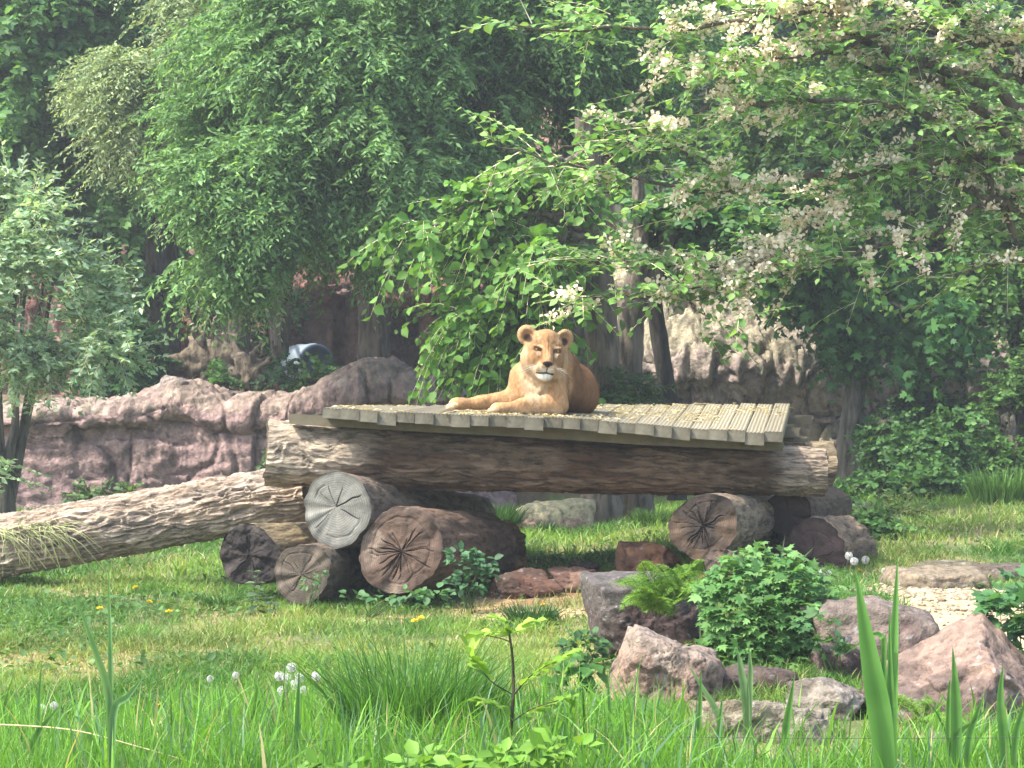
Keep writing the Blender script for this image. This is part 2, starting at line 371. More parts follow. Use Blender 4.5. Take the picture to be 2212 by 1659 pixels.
g_.add(np.stack([ax, hy, -.5 + 26 * au ** .8 + 1.2 * fbm(np.stack([ax * .2, au * 6, 0 * ax + 3], -1), 3, 52)], -1).reshape(-1, 3), grid_faces(60, 24)[:, ::-1], (.045, .055, .03))
g_.build('wooded_slope', M['ground'], kind='structure')
# ---------------------------------------------------------------- rock walls
def rock_sheet(name, label, cat, path, prof, m, seed, amp=.18, cs=.7, C=(.30, .165, .135), nu=260, nv=70, top_col=None, streak=.5, vert=1.):
    """path: ground line (x,y,z0,height) left to right; prof: (out, up) profile of the section, front foot to rear edge"""
    P = bez(path, nu); Q = bez(np.array([(a, b, 0) for a, b in prof]), nv)[:, :2]
    T = nrm(np.gradient(P[:, :2], axis=0)); Nf = np.stack([T[:, 1], -T[:, 0]], -1)
    X = P[:, None, 0] + Nf[:, None, 0] * Q[None, :, 0]; Y = P[:, None, 1] + Nf[:, None, 1] * Q[None, :, 0]
    Z = P[:, None, 2] + P[:, None, 3] * Q[None, :, 1]
    V = np.stack([X, Y, Z], -1)
    dq = np.gradient(Q, axis=0); nq = nrm(np.stack([dq[:, 1], -dq[:, 0]], -1))
    Nn = nrm(np.stack([Nf[:, None, 0] * nq[None, :, 0], Nf[:, None, 1] * nq[None, :, 0], np.broadcast_to(nq[None, :, 1], X.shape)], -1))
    wv = V + .25 * np.stack([vn(V * 1.3, seed + 1), vn(V * 1.3, seed + 2), vn(V * 1.3, seed + 3)], -1)
    d1, d2, idv = worley(wv * np.array([1 / cs, 1 / cs, .8 / cs]), seed)
    e1, e2, ide = worley(wv * np.array([2.6 / cs, 2.6 / cs, 3.4 / cs]), seed + 7)
    crack = 1 - sstep(d2 - d1, .0, .12); crack2 = 1 - sstep(e2 - e1, 0, .14)
    big = fbm(V * .7, 3, seed + 9); colm = fbm(V * np.array([1.6, 1.6, .3]), 3, seed + 12)
    q1, q2, idq = worley(wv * np.array([1.5 / cs, 1.5 / cs, (.35 if vert > .5 else 1.7) / cs]), seed + 21); lay = fbm(V * np.array([.5, .5, 3.2]), 3, seed + 22)
    slab = np.round(2.2 * fbm(V * np.array([1.1, 1.1, .55]) + 3, 2, seed + 23)) / 2.2
    crack = np.maximum(1 - sstep(q2 - q1, 0, .07), .8 * (1 - sstep(np.abs(lay), 0, .035)))
    disp = amp * ((idq - .5) * .9 + .9 * big * (.5 + .5 * vert) + .4 * slab + .55 * np.sign(lay) * np.abs(lay) ** .5 * .6 + .3 * (ide - .5) + .45 * fbm(V * 5, 5, seed + 14) + .25 * ridge(V * 7, 3, seed + 24) - .5 * crack - .12 * crack2)
    V = V + Nn * disp[..., None]
    c = np.array(C) * .8 * (1 + .3 * (idv[..., None] - .5) + .22 * fbm(V * 2.2, 3, seed + 15)[..., None])
    pur = sstep(fbm(V * .8, 3, seed + 16), .0, .35)[..., None]; c = c * (1 - .5 * pur) + np.array([.19, .125, .13]) * .5 * pur
    st = sstep(fbm(V * np.array([3.2, 3.2, .25]), 3, seed + 17), .12, .4)[..., None] * streak; c = c * (1 - .55 * st)
    c = c * (1 - .5 * crack[..., None]) * (1 - .25 * crack2[..., None])
    if top_col is not None:
        up = sstep(Nn[..., 2] + .35 * fbm(V * 4, 3, seed + 18), .35, .8)[..., None]; c = c * (1 - up) + np.array(top_col) * .8 * (1 + .5 * fbm(V * 9, 3, seed + 19)[..., None]) * up
    g = G(); g.add(V.reshape(-1, 3), grid_faces(nu, nv)[:, ::-1], c.reshape(-1, 3).clip(.01, .9))
    o = g.build(name, m); tag(o, label, cat); return o
prof_low = [(.25, -.12), (.12, .1), (.06, .3), (.05, .55), (.0, .72), (.16, .78), (.14, .88), (-.05, .97), (-.4, 1.0), (-1.0, 1.0), (-1.8, .9)]
def wpt(u, vt, D, vb=None):
    p = at(u, vt, D); z0 = -.05; return (p[0], D, z0, p[2] - z0)
rock_sheet('rock_wall', 'low reddish artificial rock wall with flat gravelly top behind the ramp log', 'rock wall',
           [wpt(-340, 858, 28.6), wpt(-60, 872, 28.5), wpt(120, 868, 28.5), wpt(300, 852, 28.6), wpt(390, 832, 28.7), wpt(470, 862, 28.6), wpt(590, 858, 28.6), wpt(660, 842, 28.5),
            wpt(740, 806, 28.4), wpt(810, 784, 28.4), wpt(870, 786, 28.4), wpt(925, 802, 28.5), wpt(968, 796, 28.6), wpt(1010, 836, 28.8), wpt(1060, 868, 29.2), wpt(1180, 890, 30.0), wpt(1330, 905, 31.0), wpt(1440, 915, 32)],
           prof_low, M['red_rock'], 3, amp=.115, cs=1.25, nu=520, nv=110, C=(.34, .232, .205), top_col=(.30, .23, .185), streak=.35)
prof_cliff = [(.5, -.1), (.35, .05), (.25, .2), (.12, .33), (.5, .45), (.42, .55), (.1, .66), (-.1, .8), (-.5, .95), (-1.5, 1.0), (-3, 1.0)]
def cpt(u, D, h): return (at(u, 0, D)[0], D, -.2, h)
rock_sheet('rock_cliff', 'tall grey pink rock cliff with ledges behind the trees at right', 'cliff',
           [cpt(1290, 35.2, 4.6), cpt(1400, 34.4, 4.8), cpt(1560, 34.0, 4.6), cpt(1760, 33.8, 4.4), cpt(1840, 34.1, 4.8), cpt(1960, 34.6, 5.0), cpt(2120, 34.4, 5.2), cpt(2300, 34.0, 5.4), cpt(2600, 33.0, 5.2)],
           prof_cliff, M['cliff'], 23, amp=.30, cs=1.25, vert=0., nu=420, nv=150, C=(.50, .39, .34), top_col=(.36, .32, .22), streak=.4)
# rock shelter with pillars and dark openings
sh = thing('rock_shelter', 'dark red rock shelter with square pillars and shadowed openings under the trees', 'rock shelter', (0, 0, 0))
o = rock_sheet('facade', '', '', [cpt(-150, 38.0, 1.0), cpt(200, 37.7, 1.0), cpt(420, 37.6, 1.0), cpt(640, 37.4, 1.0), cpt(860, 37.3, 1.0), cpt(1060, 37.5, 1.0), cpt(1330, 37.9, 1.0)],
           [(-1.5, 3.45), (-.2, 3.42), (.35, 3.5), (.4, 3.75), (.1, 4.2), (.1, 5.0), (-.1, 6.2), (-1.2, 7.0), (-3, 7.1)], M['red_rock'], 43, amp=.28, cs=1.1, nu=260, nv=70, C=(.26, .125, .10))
for k in ('label', 'category'): del o[k]
o.parent = sh
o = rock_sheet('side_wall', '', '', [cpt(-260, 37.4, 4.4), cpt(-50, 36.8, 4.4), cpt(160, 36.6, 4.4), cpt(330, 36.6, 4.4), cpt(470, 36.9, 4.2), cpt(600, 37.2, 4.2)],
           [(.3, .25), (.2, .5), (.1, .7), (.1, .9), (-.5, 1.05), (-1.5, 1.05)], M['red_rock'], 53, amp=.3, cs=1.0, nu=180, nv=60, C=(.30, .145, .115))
for k in ('label', 'category'): del o[k]
o.parent = sh
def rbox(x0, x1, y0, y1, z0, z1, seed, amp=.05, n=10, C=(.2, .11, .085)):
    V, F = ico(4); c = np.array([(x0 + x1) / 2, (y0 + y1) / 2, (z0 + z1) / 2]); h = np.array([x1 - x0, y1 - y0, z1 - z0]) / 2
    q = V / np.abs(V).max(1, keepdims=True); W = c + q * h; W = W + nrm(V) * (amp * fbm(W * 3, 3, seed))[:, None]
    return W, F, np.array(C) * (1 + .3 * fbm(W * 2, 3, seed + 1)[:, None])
for i, (u0, u1, d) in enumerate([(660, 715, 37.6), (745, 785, 37.9), (812, 838, 38.2), (905, 940, 37.7), (985, 1030, 37.6), (1080, 1130, 37.8)]):
    a = at(u0, 0, d)[0]; b = at(u1, 0, d)[0]
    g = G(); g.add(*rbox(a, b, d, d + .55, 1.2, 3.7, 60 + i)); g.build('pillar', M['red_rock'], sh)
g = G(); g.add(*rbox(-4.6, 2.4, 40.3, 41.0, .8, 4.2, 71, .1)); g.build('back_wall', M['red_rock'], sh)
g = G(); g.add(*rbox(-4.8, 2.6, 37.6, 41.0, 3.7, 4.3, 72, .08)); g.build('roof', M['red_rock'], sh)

# ---------------------------------------------------------------- boulders
def boulder(name, label, u0, u1, vt, vb, D, seed, C, depth=.8, cuts=9, amp=.06, m='boulder', C2=None, top=None, lean=(0, 0), sub=5, cat='rock', planes=None, dark=1.):
    V, F = ico(sub); r_ = np.random.default_rng(seed)
    N = nrm(r_.standard_normal((cuts + 6, 3)) * np.array([1, 1, .9])); N[:6] = np.array([(1, 0, 0), (-1, 0, 0), (0, 1, 0), (0, -1, 0), (0, 0, 1), (0, 0, -1)]) + .22 * r_.standard_normal((6, 3)); N = nrm(N)
    h = .72 + .3 * r_.random(len(N)); d = V @ N.T; rr = np.where(d > .05, h[None] / np.maximum(d, .05), 9)
    if planes is not None:
        N = nrm(np.array([p_[0] for p_ in planes])); h = np.array([p_[1] for p_ in planes]); d = V @ N.T; rr = np.where(d > .05, h[None] / np.maximum(d, .05), 9)
    k = 30.; r = -np.log(np.exp(-k * rr).sum(1)) / k; W = V * r[:, None]
    W = (W - (W.max(0) + W.min(0)) / 2) / (W.max(0) - W.min(0)) * 2
    sx = mpp(D) * (u1 - u0) / 2; sz = mpp(D) * (vb - vt) / 2 * 1.22; c = at((u0 + u1) / 2, vt, D)
    s3 = np.array([sx, (sx + sz) * .5 * depth, sz]); ms = s3.mean()
    W = W * s3
    p = W / ms
    W = W + nrm(V) * ms * (amp * 1.5 * fbm(p * 1.7 + seed, 5, seed) + amp * .8 * ridge(p * 3.3 + seed, 4, seed + 3) + amp * .5 * np.round(2.5 * fbm(p * np.array([1., 1., 2.6]), 2, seed + 30)) / 2.5 - amp * 1.5 * (sstep(fbm(p * np.array([1., 1., 1.6]) + seed * 3, 3, seed + 8), .10, .15)) - amp * .5 * (1 - sstep(np.abs(fbm(p * 2.2 + seed, 3, seed + 40)), 0, .035)))[:, None]
    W[:, 0] += lean[0] * W[:, 2]; W[:, 1] += lean[1] * W[:, 2]
    cc = np.array(C) * .52 * (1 + .4 * fbm(p * 2.5, 3, seed + 5)[:, None])
    if C2 is not None:
        t = sstep(fbm(p * 1.4, 3, seed + 6), -.05, .3)[:, None]; cc = cc * (1 - t) + np.array(C2) * .52 * t
    if top is not None:
        t = (sstep(W[:, 2] / sz + .5 * fbm(p * 3, 3, seed + 7), .15, .7))[:, None]; cc = cc * (1 - t) + np.array(top) * .55 * t
    cc = cc * dark * (1 - .55 * (1 - sstep(np.abs(fbm(p * 2.2 + seed, 3, seed + 40)), 0, .03)))[:, None]
    sp = (vn(p * 14, seed + 9) > .78)[:, None]; cc = np.where(sp, cc * .5 + .16, cc)
    g = G(); g.add(W, F, cc.clip(.01, .9)); o = g.build(name, M[m]); o.location = (c[0], D, c[2] - sz * .98)
    return tag(o, label, cat)
PINK = (.40, .27, .195); DARKR = (.13, .085, .075); TAN = (.33, .26, .18); GREY = (.24, .19, .15)
boulder('boulder', 'pale mossy topped boulder in the grass under the wooden platform', 1108, 1286, 1080, 1180, 23.0, 105, (.50, .36, .26), top=(.60, .54, .32), depth=1.0, amp=.05)
boulder('boulder', 'dark purplish upright boulder left of the fern', 1256, 1512, 1244, 1415, 12.35, 112, (.15, .095, .085), C2=(.20, .15, .13), top=(.26, .225, .20), amp=.045, depth=.9, dark=.62, sub=6, planes=[((-1, -.2, -.15), .85), ((1, 0, 0), 1), ((.1, -1, .05), .62), ((0, 1, 0), .9), ((0, -.12, 1), .72), ((0, 0, -1), 1), ((-.6, -.8, -.3), .80), ((.6, -.7, .2), .85)])
boulder('boulder', 'large pink boulder with a dark ledge in front of the fern', 1286, 1552, 1352, 1550, 10.4, 133, PINK, C2=(.33, .225, .165), amp=.085, depth=.9, sub=6, planes=[((-.86, -.1, .50), .78), ((.22, -.05, .97), .50), ((.0, -1, .2), .66), ((0, 1, 0), .9), ((1, 0, -.1), 1.0), ((0, 0, -1), .62), ((-.5, -.85, -.2), .80), ((.55, -.8, -.1), .85), ((.1, -.75, .66), .60)], top=(.40, .31, .24))
boulder('boulder', 'pale flat lying rock below the leafy bush in long grass', 1490, 1800, 1506, 1622, 9.4, 141, (.40, .34, .25), C2=(.28, .23, .15), sub=6, amp=.06, depth=1.1, cuts=5)
boulder('boulder', 'grey whitish rock between the flat rock and the tall reed', 1690, 1890, 1462, 1570, 10.0, 152, (.36, .31, .25), C2=(.2, .17, .13), amp=.07, depth=1.0)
boulder('boulder', 'biggest boulder, pink topped and split, at the lower right edge', 1885, 2330, 1345, 1650, 9.9, 169, (.22, .155, .125), top=(.42, .29, .22), amp=.06, depth=.8, sub=6, planes=[((-.42, -.25, .87), .52), ((.62, -.35, .70), .56), ((-.55, -.83, .05), .66), ((.45, -.88, .1), .62), ((0, 1, 0), .8), ((0, 0, -1), .8), ((1, 0, 0), 1.1), ((-1, 0, 0), 1.0), ((.1, -.9, -.5), .75)])
boulder('boulder', 'rounded tan rock wedged behind the biggest boulder', 1962, 2085, 1357, 1450, 11.2, 175, (.34, .25, .14), amp=.04, depth=1.0)
boulder('boulder', 'dark mottled rock with pink flecks behind the tall reed', 1752, 2050, 1296, 1530, 11.2, 185, (.135, .095, .085), C2=(.19, .12, .11), amp=.06, depth=.9, cuts=6, top=(.28, .22, .18))
boulder('boulder', 'brown shaded rock right behind the leafy bush', 1640, 1880, 1312, 1500, 11.75, 193, (.15, .10, .085), amp=.06, depth=.9)
boulder('boulder', 'low slab of tan sandstone bordering the gravel path', 1885, 2145, 1230, 1296, 14.7, 205, (.21, .165, .115), amp=.035, depth=1.2, top=(.34, .27, .18), planes=[((-1, -.3, .3), 1), ((1, -.1, .1), 1), ((.05, -1, .1), .7), ((0, 1, 0), .8), ((.02, -.1, 1), .6), ((0, 0, -1), 1), ((-.6, -.8, .1), .9)])
boulder('boulder', 'grey brown slab at the right edge beyond the gravel path', 2075, 2330, 1222, 1276, 15.2, 214, (.19, .15, .11), amp=.04, depth=1.1, planes=[((-1, -.3, .3), 1), ((1, -.1, .1), 1), ((.05, -1, .1), .7), ((0, 1, 0), .8), ((-.02, -.1, 1), .6), ((0, 0, -1), 1)])
boulder('boulder', 'flat mossy slab in the grass at the far end of the path', 1960, 2150, 1214, 1246, 15.8, 222, (.22, .19, .12), amp=.03, depth=1.3, cuts=4)
boulder('boulder', 'small pink stone half buried at the bottom right', 1955, 2110, 1582, 1668, 8.9, 235, (.40, .28, .22), amp=.05, depth=1.1)
boulder('boulder', 'dark brown rock in the gap between the leafy bush and the pale flat rock', 1540, 1720, 1440, 1560, 10.55, 325, (.13, .09, .07), C2=(.2, .15, .11), amp=.07)
boulder('boulder', 'dark wet stone peeping out under the pink boulder', 1500, 1560, 1500, 1560, 10.35, 242, (.09, .065, .055), amp=.05)
boulder('earth_clod', 'reddish brown earth clod beside the left log pile', 1058, 1215, 1232, 1285, 15.6, 254, (.17, .085, .055), C2=(.11, .07, .05), amp=.08, m='ground', depth=1.2, cat='clod')
boulder('earth_clod', 'flat pinkish clay lump in the middle under the platform', 1180, 1310, 1226, 1272, 15.9, 262, (.30, .18, .125), C2=(.2, .11, .08), amp=.08, m='ground', depth=1.3, cat='clod')
boulder('earth_clod', 'orange brown clod leaning on the right log pile', 1335, 1470, 1172, 1250, 16.1, 275, (.26, .14, .08), C2=(.15, .085, .055), amp=.10, m='ground', depth=1.0, cat='clod')
boulder('earth_clod', 'small dark clod behind the flat clay lump', 1232, 1300, 1212, 1240, 16.6, 283, (.10, .06, .045), amp=.08, m='ground', cat='clod')
boulder('boulder', 'long pale flat rock under the maple tree', 1745, 1900, 1083, 1112, 25.5, 295, (.40, .34, .24), amp=.04, depth=.9, cuts=3)
boulder('boulder', 'grey stone in the grass right of the low bushes', 1990, 2075, 1100, 1150, 24.5, 304, (.24, .19, .16), amp=.05)
boulder('boulder', 'grey pointed stone standing on top of the red wall', 335, 420, 812, 872, 28.9, 313, (.32, .20, .17), amp=.08, top=(.36, .30, .26))

# ---------------------------------------------------------------- logs
def log(name, label, p0, p1, r0, r1, seed, bark, cut, amp=.03, ridges=9., nz=150, ns=96, bend=0., knots=0, ends=(1, 1), ecc=.06, rad=14, rot=0., col2=None, group=None, eamp=.02, pale=None, bs=.75, weather_sun=0):
    p0 = np.array(p0, float); p1 = np.array(p1, float); L = np.linalg.norm(p1 - p0)
    q = Vector(p1 - p0).to_track_quat('Z', 'Y')
    root = thing(name, label, 'log', tuple(p0), group, q.to_euler())
    r_ = np.random.default_rng(seed)
    z = np.linspace(0, L, nz); th = np.arange(ns) / ns * 2 * np.pi
    Z, T = np.meshgrid(z, th, indexing='ij'); base = r0 + (r1 - r0) * Z / L
    c, s = np.cos(T), np.sin(T)
    lob = 1 + ecc * np.cos(2 * T + seed) + .5 * ecc * np.cos(3 * T + 1.7 * seed) + .085 * fbm(np.stack([c * 1.4, s * 1.4, Z * 1.1], -1) + seed, 4, seed)
    k = ridges
    wp = .16 * np.stack([vn(np.stack([c * 3, s * 3, Z * 5], -1), seed + 41), vn(np.stack([c * 3, s * 3, Z * 5], -1) + 9, seed + 42), 0 * Z], -1) * (k > 12)
    fur = ridge((np.stack([c, s, 0 * Z], -1) + wp) * k * .55 + np.stack([0 * Z, 0 * Z, Z * 2.2 + .8 * vn(np.stack([c * 2, s * 2, Z * 2], -1), seed + 4)], -1) + seed, 2, seed + 1)
    fine_ = ridge((np.stack([c, s, 0 * Z], -1) + wp) * k * 1.15 + np.stack([0 * Z, 0 * Z, Z * 6], -1) + seed, 2, seed + 51) * (k > 12)
    fur = fur * .75 + .45 * fine_
    fl = fbm(np.stack([c * 4, s * 4, Z * 9], -1) + seed, 3, seed + 2)
    rr = base * lob + amp * (fur * .8 + fl * .5)
    bx = bend * np.sin(np.pi * Z / L)
    V = np.stack([rr * c + bx, rr * s, Z + (.02 * vn(np.stack([c * 3, s * 3, Z * 0], -1), seed + 3)) * (1 - 2 * Z / L)], -1)
    cc = bs * np.array(bark) * (1 + .6 * fur[..., None] + .3 * fl[..., None]).clip(.18, 2) * (1 - .45 * (1 - sstep(fur, -.75, -.15)))[..., None]
    if col2 is not None:
        t = sstep(fbm(np.stack([c * 2, s * 2, Z * 1.6], -1) + seed, 3, seed + 6), .0, .35)[..., None]; cc = cc * (1 - t) + np.array(col2) * bs * (1 + .35 * fur[..., None]) * t
    if weather_sun:  # bleached grey bark plus painted sunlight on ends sticking out of the deck
        t = (1 - sstep(Z + .35 * fbm(np.stack([c * 2, s * 2, Z * 3], -1), 3, seed + 8), .45, 1.0))[..., None] * .9 + (sstep(Z, L - .5, L - .3))[..., None] * .6; cc = cc * (1 - t) + np.array([.30, .245, .18]) * (1 + .5 * fur[..., None] + .3 * fl[..., None]) * t
    g = G(); g.add(V.reshape(-1, 3), grid_faces(nz, ns, True), cc.reshape(-1, 3).clip(.008, .9)); g.build('bark', M['bark'], root)
    for e in (0, 1):
        if not ends[e]: continue
        rim = V[0 if e == 0 else -1]; cen = rim.mean(0); n = 40; f = np.linspace(0, 1, n) ** .9
        off = np.array([.03 * r_.standard_normal() * r0, .03 * r_.standard_normal() * r0, 0])
        ne = 264; te = np.arange(ne) / ne * 2 * np.pi; rim = np.stack([np.interp(te, np.append(th, 2 * np.pi), np.append(rim[:, q_], rim[0, q_])) for q_ in range(3)], -1); cE, sE = np.cos(te), np.sin(te)
        W = (cen + off)[None, None] * (1 - f[:, None, None]) + rim[None] * f[:, None, None]
        th0 = r_.random(rad) * 2 * np.pi; wd = .007 + .016 * r_.random(rad) ** 2; ln = .25 + .65 * r_.random(rad); ck = np.zeros((n, ne))
        wig = .12 * vn(np.stack([f[:, None] * 4 + 0 * te[None], 0 * f[:, None] + cE[None] * 2, 0 * f[:, None] + sE[None] * 2], -1), seed + 31)
        for a, w_, l_ in zip(th0, wd, ln):
            d = np.abs((te[None] + wig - a + np.pi) % (2 * np.pi) - np.pi) * (f[:, None] + .015)
            st = r_.random() * .3 if r_.random() < .5 else 0.
            ck = np.maximum(ck, (1 - sstep(d, w_ * .35, w_ * 1.0)) * (1 - sstep(f[:, None], l_ * .85, l_ + .05)) * sstep(f[:, None], st - .02, st + .04))
        if ecc >= 0:
            circ = (1 - sstep(np.abs(f[:, None] - (.72 + .1 * vn(np.stack([cE[None] * 1.5 + 0 * f[:, None], sE[None] * 1.5 + 0 * f[:, None], 0 * ck], -1), seed + 33))), .008, .03)) * (vn(np.stack([cE[None] * 1.2 + 0 * f[:, None], sE[None] * 1.2 + 0 * f[:, None], 0 * ck + 5], -1), seed + 34) > .15)
            ck = np.maximum(ck, circ * .35)
        rg = fbm(W * 14 + seed, 4, seed + 35); sgn = 1 if e == 0 else -1
        W = W.copy(); W[..., 2] += sgn * (ck * .014 * (r0 / .25) + eamp * rg * (f[:, None] < .995) ) * np.where(f[:, None] > .999, 0, 1)
        ce = .46 * np.array(cut) * (1 + .35 * rg[..., None]) * (1 - .72 * ck[..., None]) * (1 - .35 * sstep(f, .86, .97)[:, None, None])
        if pale is not None:
            t = sstep(fbm(W * 4 + seed, 3, seed + 36), .1, .45)[..., None] * .8; ce = ce * (1 - t) + np.array(pale) * .65 * (1 - .6 * ck[..., None]) * t
        F = grid_faces(n, ne, True); F = F if e == 1 else F[:, ::-1]
        g = G(); g.add(W.reshape(-1, 3), F[:, ::-1], ce.reshape(-1, 3).clip(.005, .9)); g.build('cut_end', M['cut_wood'], root)
    return root
def P3(u, v, D): return at(u, v, D)
GB = 'logs stacked under the platform'
# the long beam in front, rear beam, ramp
log('beam_log', 'long thick weathered beam log lying across both piles under the platform', P3(578, 978, 15.95), P3(1779, 1021, 16.25), .245, .178, 401, (.20, .135, .085), (.22, .16, .10), amp=.026, ridges=15, nz=420, ns=190, col2=(.115, .065, .036), ecc=.05, rad=6, weather_sun=1, bs=.62)
log('beam_log', 'rear beam log whose pale end shows behind the right end of the front beam', P3(700, 985, 18.1), P3(1797, 1010, 18.25), .2, .2, 411, (.26, .20, .12), (.38, .31, .18), amp=.012, nz=160, rad=6)
log('ramp_log', 'long furrowed bark log sloping down to the left as a ramp', P3(-210, 1216, 16.9), P3(668, 1062, 16.75), .245, .225, 421, (.25, .20, .155), (.3, .22, .14), amp=.036, ridges=17, nz=620, ns=230, col2=(.31, .235, .17), bend=0., ecc=.04, bs=1.05)
# left pile
log('log', 'pale grey sawn log on top of the left pile with a star crack', P3(727, 1101, 15.25), (-.52, 17.6, .50), .262, .23, 431, (.20, .15, .105), (.29, .285, .245), rad=7, amp=.012, eamp=.004, nz=110, ecc=.045)
log('log', 'large brown log with a deeply cracked end, right in the left pile', P3(866, 1190, 15.1), (-.22, 16.6, .32), .315, .28, 441, (.15, .095, .06), (.155, .098, .068), rad=30, amp=.016, eamp=.016, nz=110, pale=(.24, .18, .135))
log('log', 'black rotten ended log at the left foot of the left pile', P3(540, 1199, 15.35), (-1.35, 17.0, .32), .228, .20, 452, (.24, .185, .10), (.035, .027, .024), rad=22, amp=.012, eamp=.03, nz=90, pale=(.07, .055, .045))
log('log', 'small brown grey log at the bottom front of the left pile', P3(654, 1239, 15.0), (-1.1, 16.8, .20), .206, .19, 461, (.16, .12, .08), (.19, .15, .11), rad=12, amp=.010, eamp=.008, nz=90)
log('log', 'mossy topped log lying behind the cracked log under the beam', P3(870, 1120, 16.6), P3(1012, 1120, 18.6), .235, .22, 472, (.15, .105, .065), (.26, .19, .11), amp=.022, nz=90, col2=(.26, .23, .11))
log('log', 'rotten orange topped log end right behind the cracked log', P3(985, 1178, 16.2), P3(1092, 1188, 16.9), .215, .20, 481, (.16, .09, .05), (.21, .12, .06), amp=.035, nz=70, col2=(.40, .22, .09), eamp=.05, rad=10)
# right pile
log('log', 'thick dark log with a radially split end, front of the right pile', P3(1519, 1137, 15.15), (2.12, 17.4, .50), .242, .22, 491, (.22, .165, .105), (.055, .038, .027), rad=34, amp=.014, eamp=.014, nz=100, pale=(.11, .07, .042))
log('log', 'shaded round log end under the right end of the beam', P3(1703, 1110, 16.35), (2.75, 18.2, .58), .178, .17, 502, (.10, .07, .045), (.075, .048, .036), rad=6, amp=.008, eamp=.004, nz=70)
log('log', 'low purplish brown log with shaggy bark at the right foot of the right pile', P3(1752, 1204, 16.0), (2.68, 16.95, .28), .27, .24, 511, (.26, .18, .11), (.125, .08, .068), rad=8, amp=.04, eamp=.012, nz=80, col2=(.14, .10, .065))
log('log', 'smallest log, half hidden under the split log of the right pile', P3(1557, 1218, 14.95), (1.75, 16.4, .25), .108, .1, 521, (.15, .11, .08), (.17, .12, .09), rad=6, amp=.008, nz=50)
log('log', 'grey log lying low between the logs of the right pile', P3(1632, 1205, 16.5), (2.6, 18.0, .3), .17, .16, 531, (.14, .11, .085), (.11, .085, .07), rad=6, amp=.012, nz=50)

# ---------------------------------------------------------------- platform
NPL = 25; WPL = .1395
def deck_front(i): t = i / NPL; return np.array([-1.385 + i * WPL * .966, 15.5, 1.447 - .182 * t ** 1.05 - .012 * math.sin(t * 9)])
def deck_back(i): t = i / NPL; return np.array([-1.30 + i * WPL * 1.085, 18.8, 1.440 + .022 * t])
def deck_z(x, y):
    i = (x + 1.385) / (WPL * .966); f = (y - 15.5) / 3.3
    return float(deck_front(i)[2] * (1 - f) + deck_back(i)[2] * f)
plat = thing('wooden_platform', 'raised wooden plank deck lying on the beam logs', 'platform', (.2, 17, .9))
plat_inv = np.array([.2, 17, .9])
def plank_mesh(wd, th, seed):
    r_ = np.random.default_rng(seed); nr = 5; pts = [(-wd / 2, -th), (-wd / 2, -.012)]
    xs_ = np.linspace(-wd / 2, wd / 2, nr * 2 + 1)
    for k, x in enumerate(xs_): pts.append((x + (.004 if k == 0 else -.004 if k == nr * 2 else 0), -.006 if k % 2 == 0 else 0.))
    pts += [(wd / 2, -.012), (wd / 2, -th)]
    pts = np.array(pts); n = len(pts); ny = 9; Y = np.linspace(0, 1, ny)
    V = np.stack([np.broadcast_to(pts[None, :, 0], (ny, n)), np.broadcast_to(Y[:, None], (ny, n)), pts[None, :, 1] + .003 * r_.standard_normal((ny, 1)) + 0 * Y[:, None]], -1)
    F = [grid_faces(ny, n, True)[:, ::-1]]
    c = np.array([[0, 0, -th / 2], [0, 1, -th / 2]]); o = ny * n
    F.append(np.array([(o, (k + 1) % n, k) for k in range(n)] + [(o + 1, (ny - 1) * n + k, (ny - 1) * n + (k + 1) % n) for k in range(n)]))
    g = G(); cv = np.ones((len(V.reshape(-1, 3)) + 2, 3)); cv[:n] = .62; cv[-2:] = .55
    Vc = np.concatenate([V.reshape(-1, 3), c]); kk_ = len(Vc); cap0 = V[0].copy(); Vc = np.concatenate([Vc, cap0]); F[1] = np.where((F[1] < n), F[1] + kk_, F[1]); cv[:n] = 1.; cv = np.concatenate([cv, np.full((n, 3), .40) + .1 * r_.standard_normal((n, 1))])
    g.add(Vc, [F[0], F[1]], cv); me = g.mesh('plank', smooth=False); me.materials.append(M['plank']); return me
pm_ = [plank_mesh(WPL * .978, .078 + .006 * k, 600 + k) for k in range(4)]
for i in range(NPL):
    a = deck_front(i + .5); b = deck_back(i + .5); a[1] += random.uniform(-.035, .02); a[2] += random.uniform(-.006, .004); a[0] += random.uniform(-.003, .003)
    d = b - a; L = np.linalg.norm(d); o = link('plank', pm_[i % 4], plat)
    yv = d / L; xv = nrm(deck_front(i + 1) - deck_front(i)); zv = nrm(np.cross(xv, yv)); xv = np.cross(yv, zv)
    wsc = 1.0
    o.matrix_local = Matrix(((xv[0], yv[0] * L, zv[0], a[0] - plat_inv[0]), (xv[1], yv[1] * L, zv[1], a[1] - plat_inv[1]), (xv[2], yv[2] * L, zv[2], a[2] - plat_inv[2]), (0, 0, 0, 1)))
def board(name, A, B, w_, h_, m=None, par=plat, inv=plat_inv, label=None):
    """a plank between two points of its top front edge; w_ goes back, h_ down"""
    A = np.array(A) - inv; B = np.array(B) - inv; n = 8; t = np.linspace(0, 1, n); P = A + (B - A) * t[:, None]
    sec = np.array([(0, 0), (w_, 0), (w_, -h_), (0, -h_)]); V = P[:, None] + sec[None, :, 0, None] * np.array([0, 1., 0]) + sec[None, :, 1, None] * np.array([0, 0, 1.])
    V = V + .004 * rng.standard_normal(V.shape); board_shade = .55 if label else .45  # shade under the deck is put into the board colour
    e = np.array([[3, 2, 1, 0], [4 * n - 4, 4 * n - 3, 4 * n - 2, 4 * n - 1]])
    g = G(); g.add(V.reshape(-1, 3), np.concatenate([grid_faces(n, 4, True), e]), (board_shade, board_shade, board_shade)); o = g.build(name, m or M['plank'], par, smooth=False)
    if label: o['label'] = label
    return o
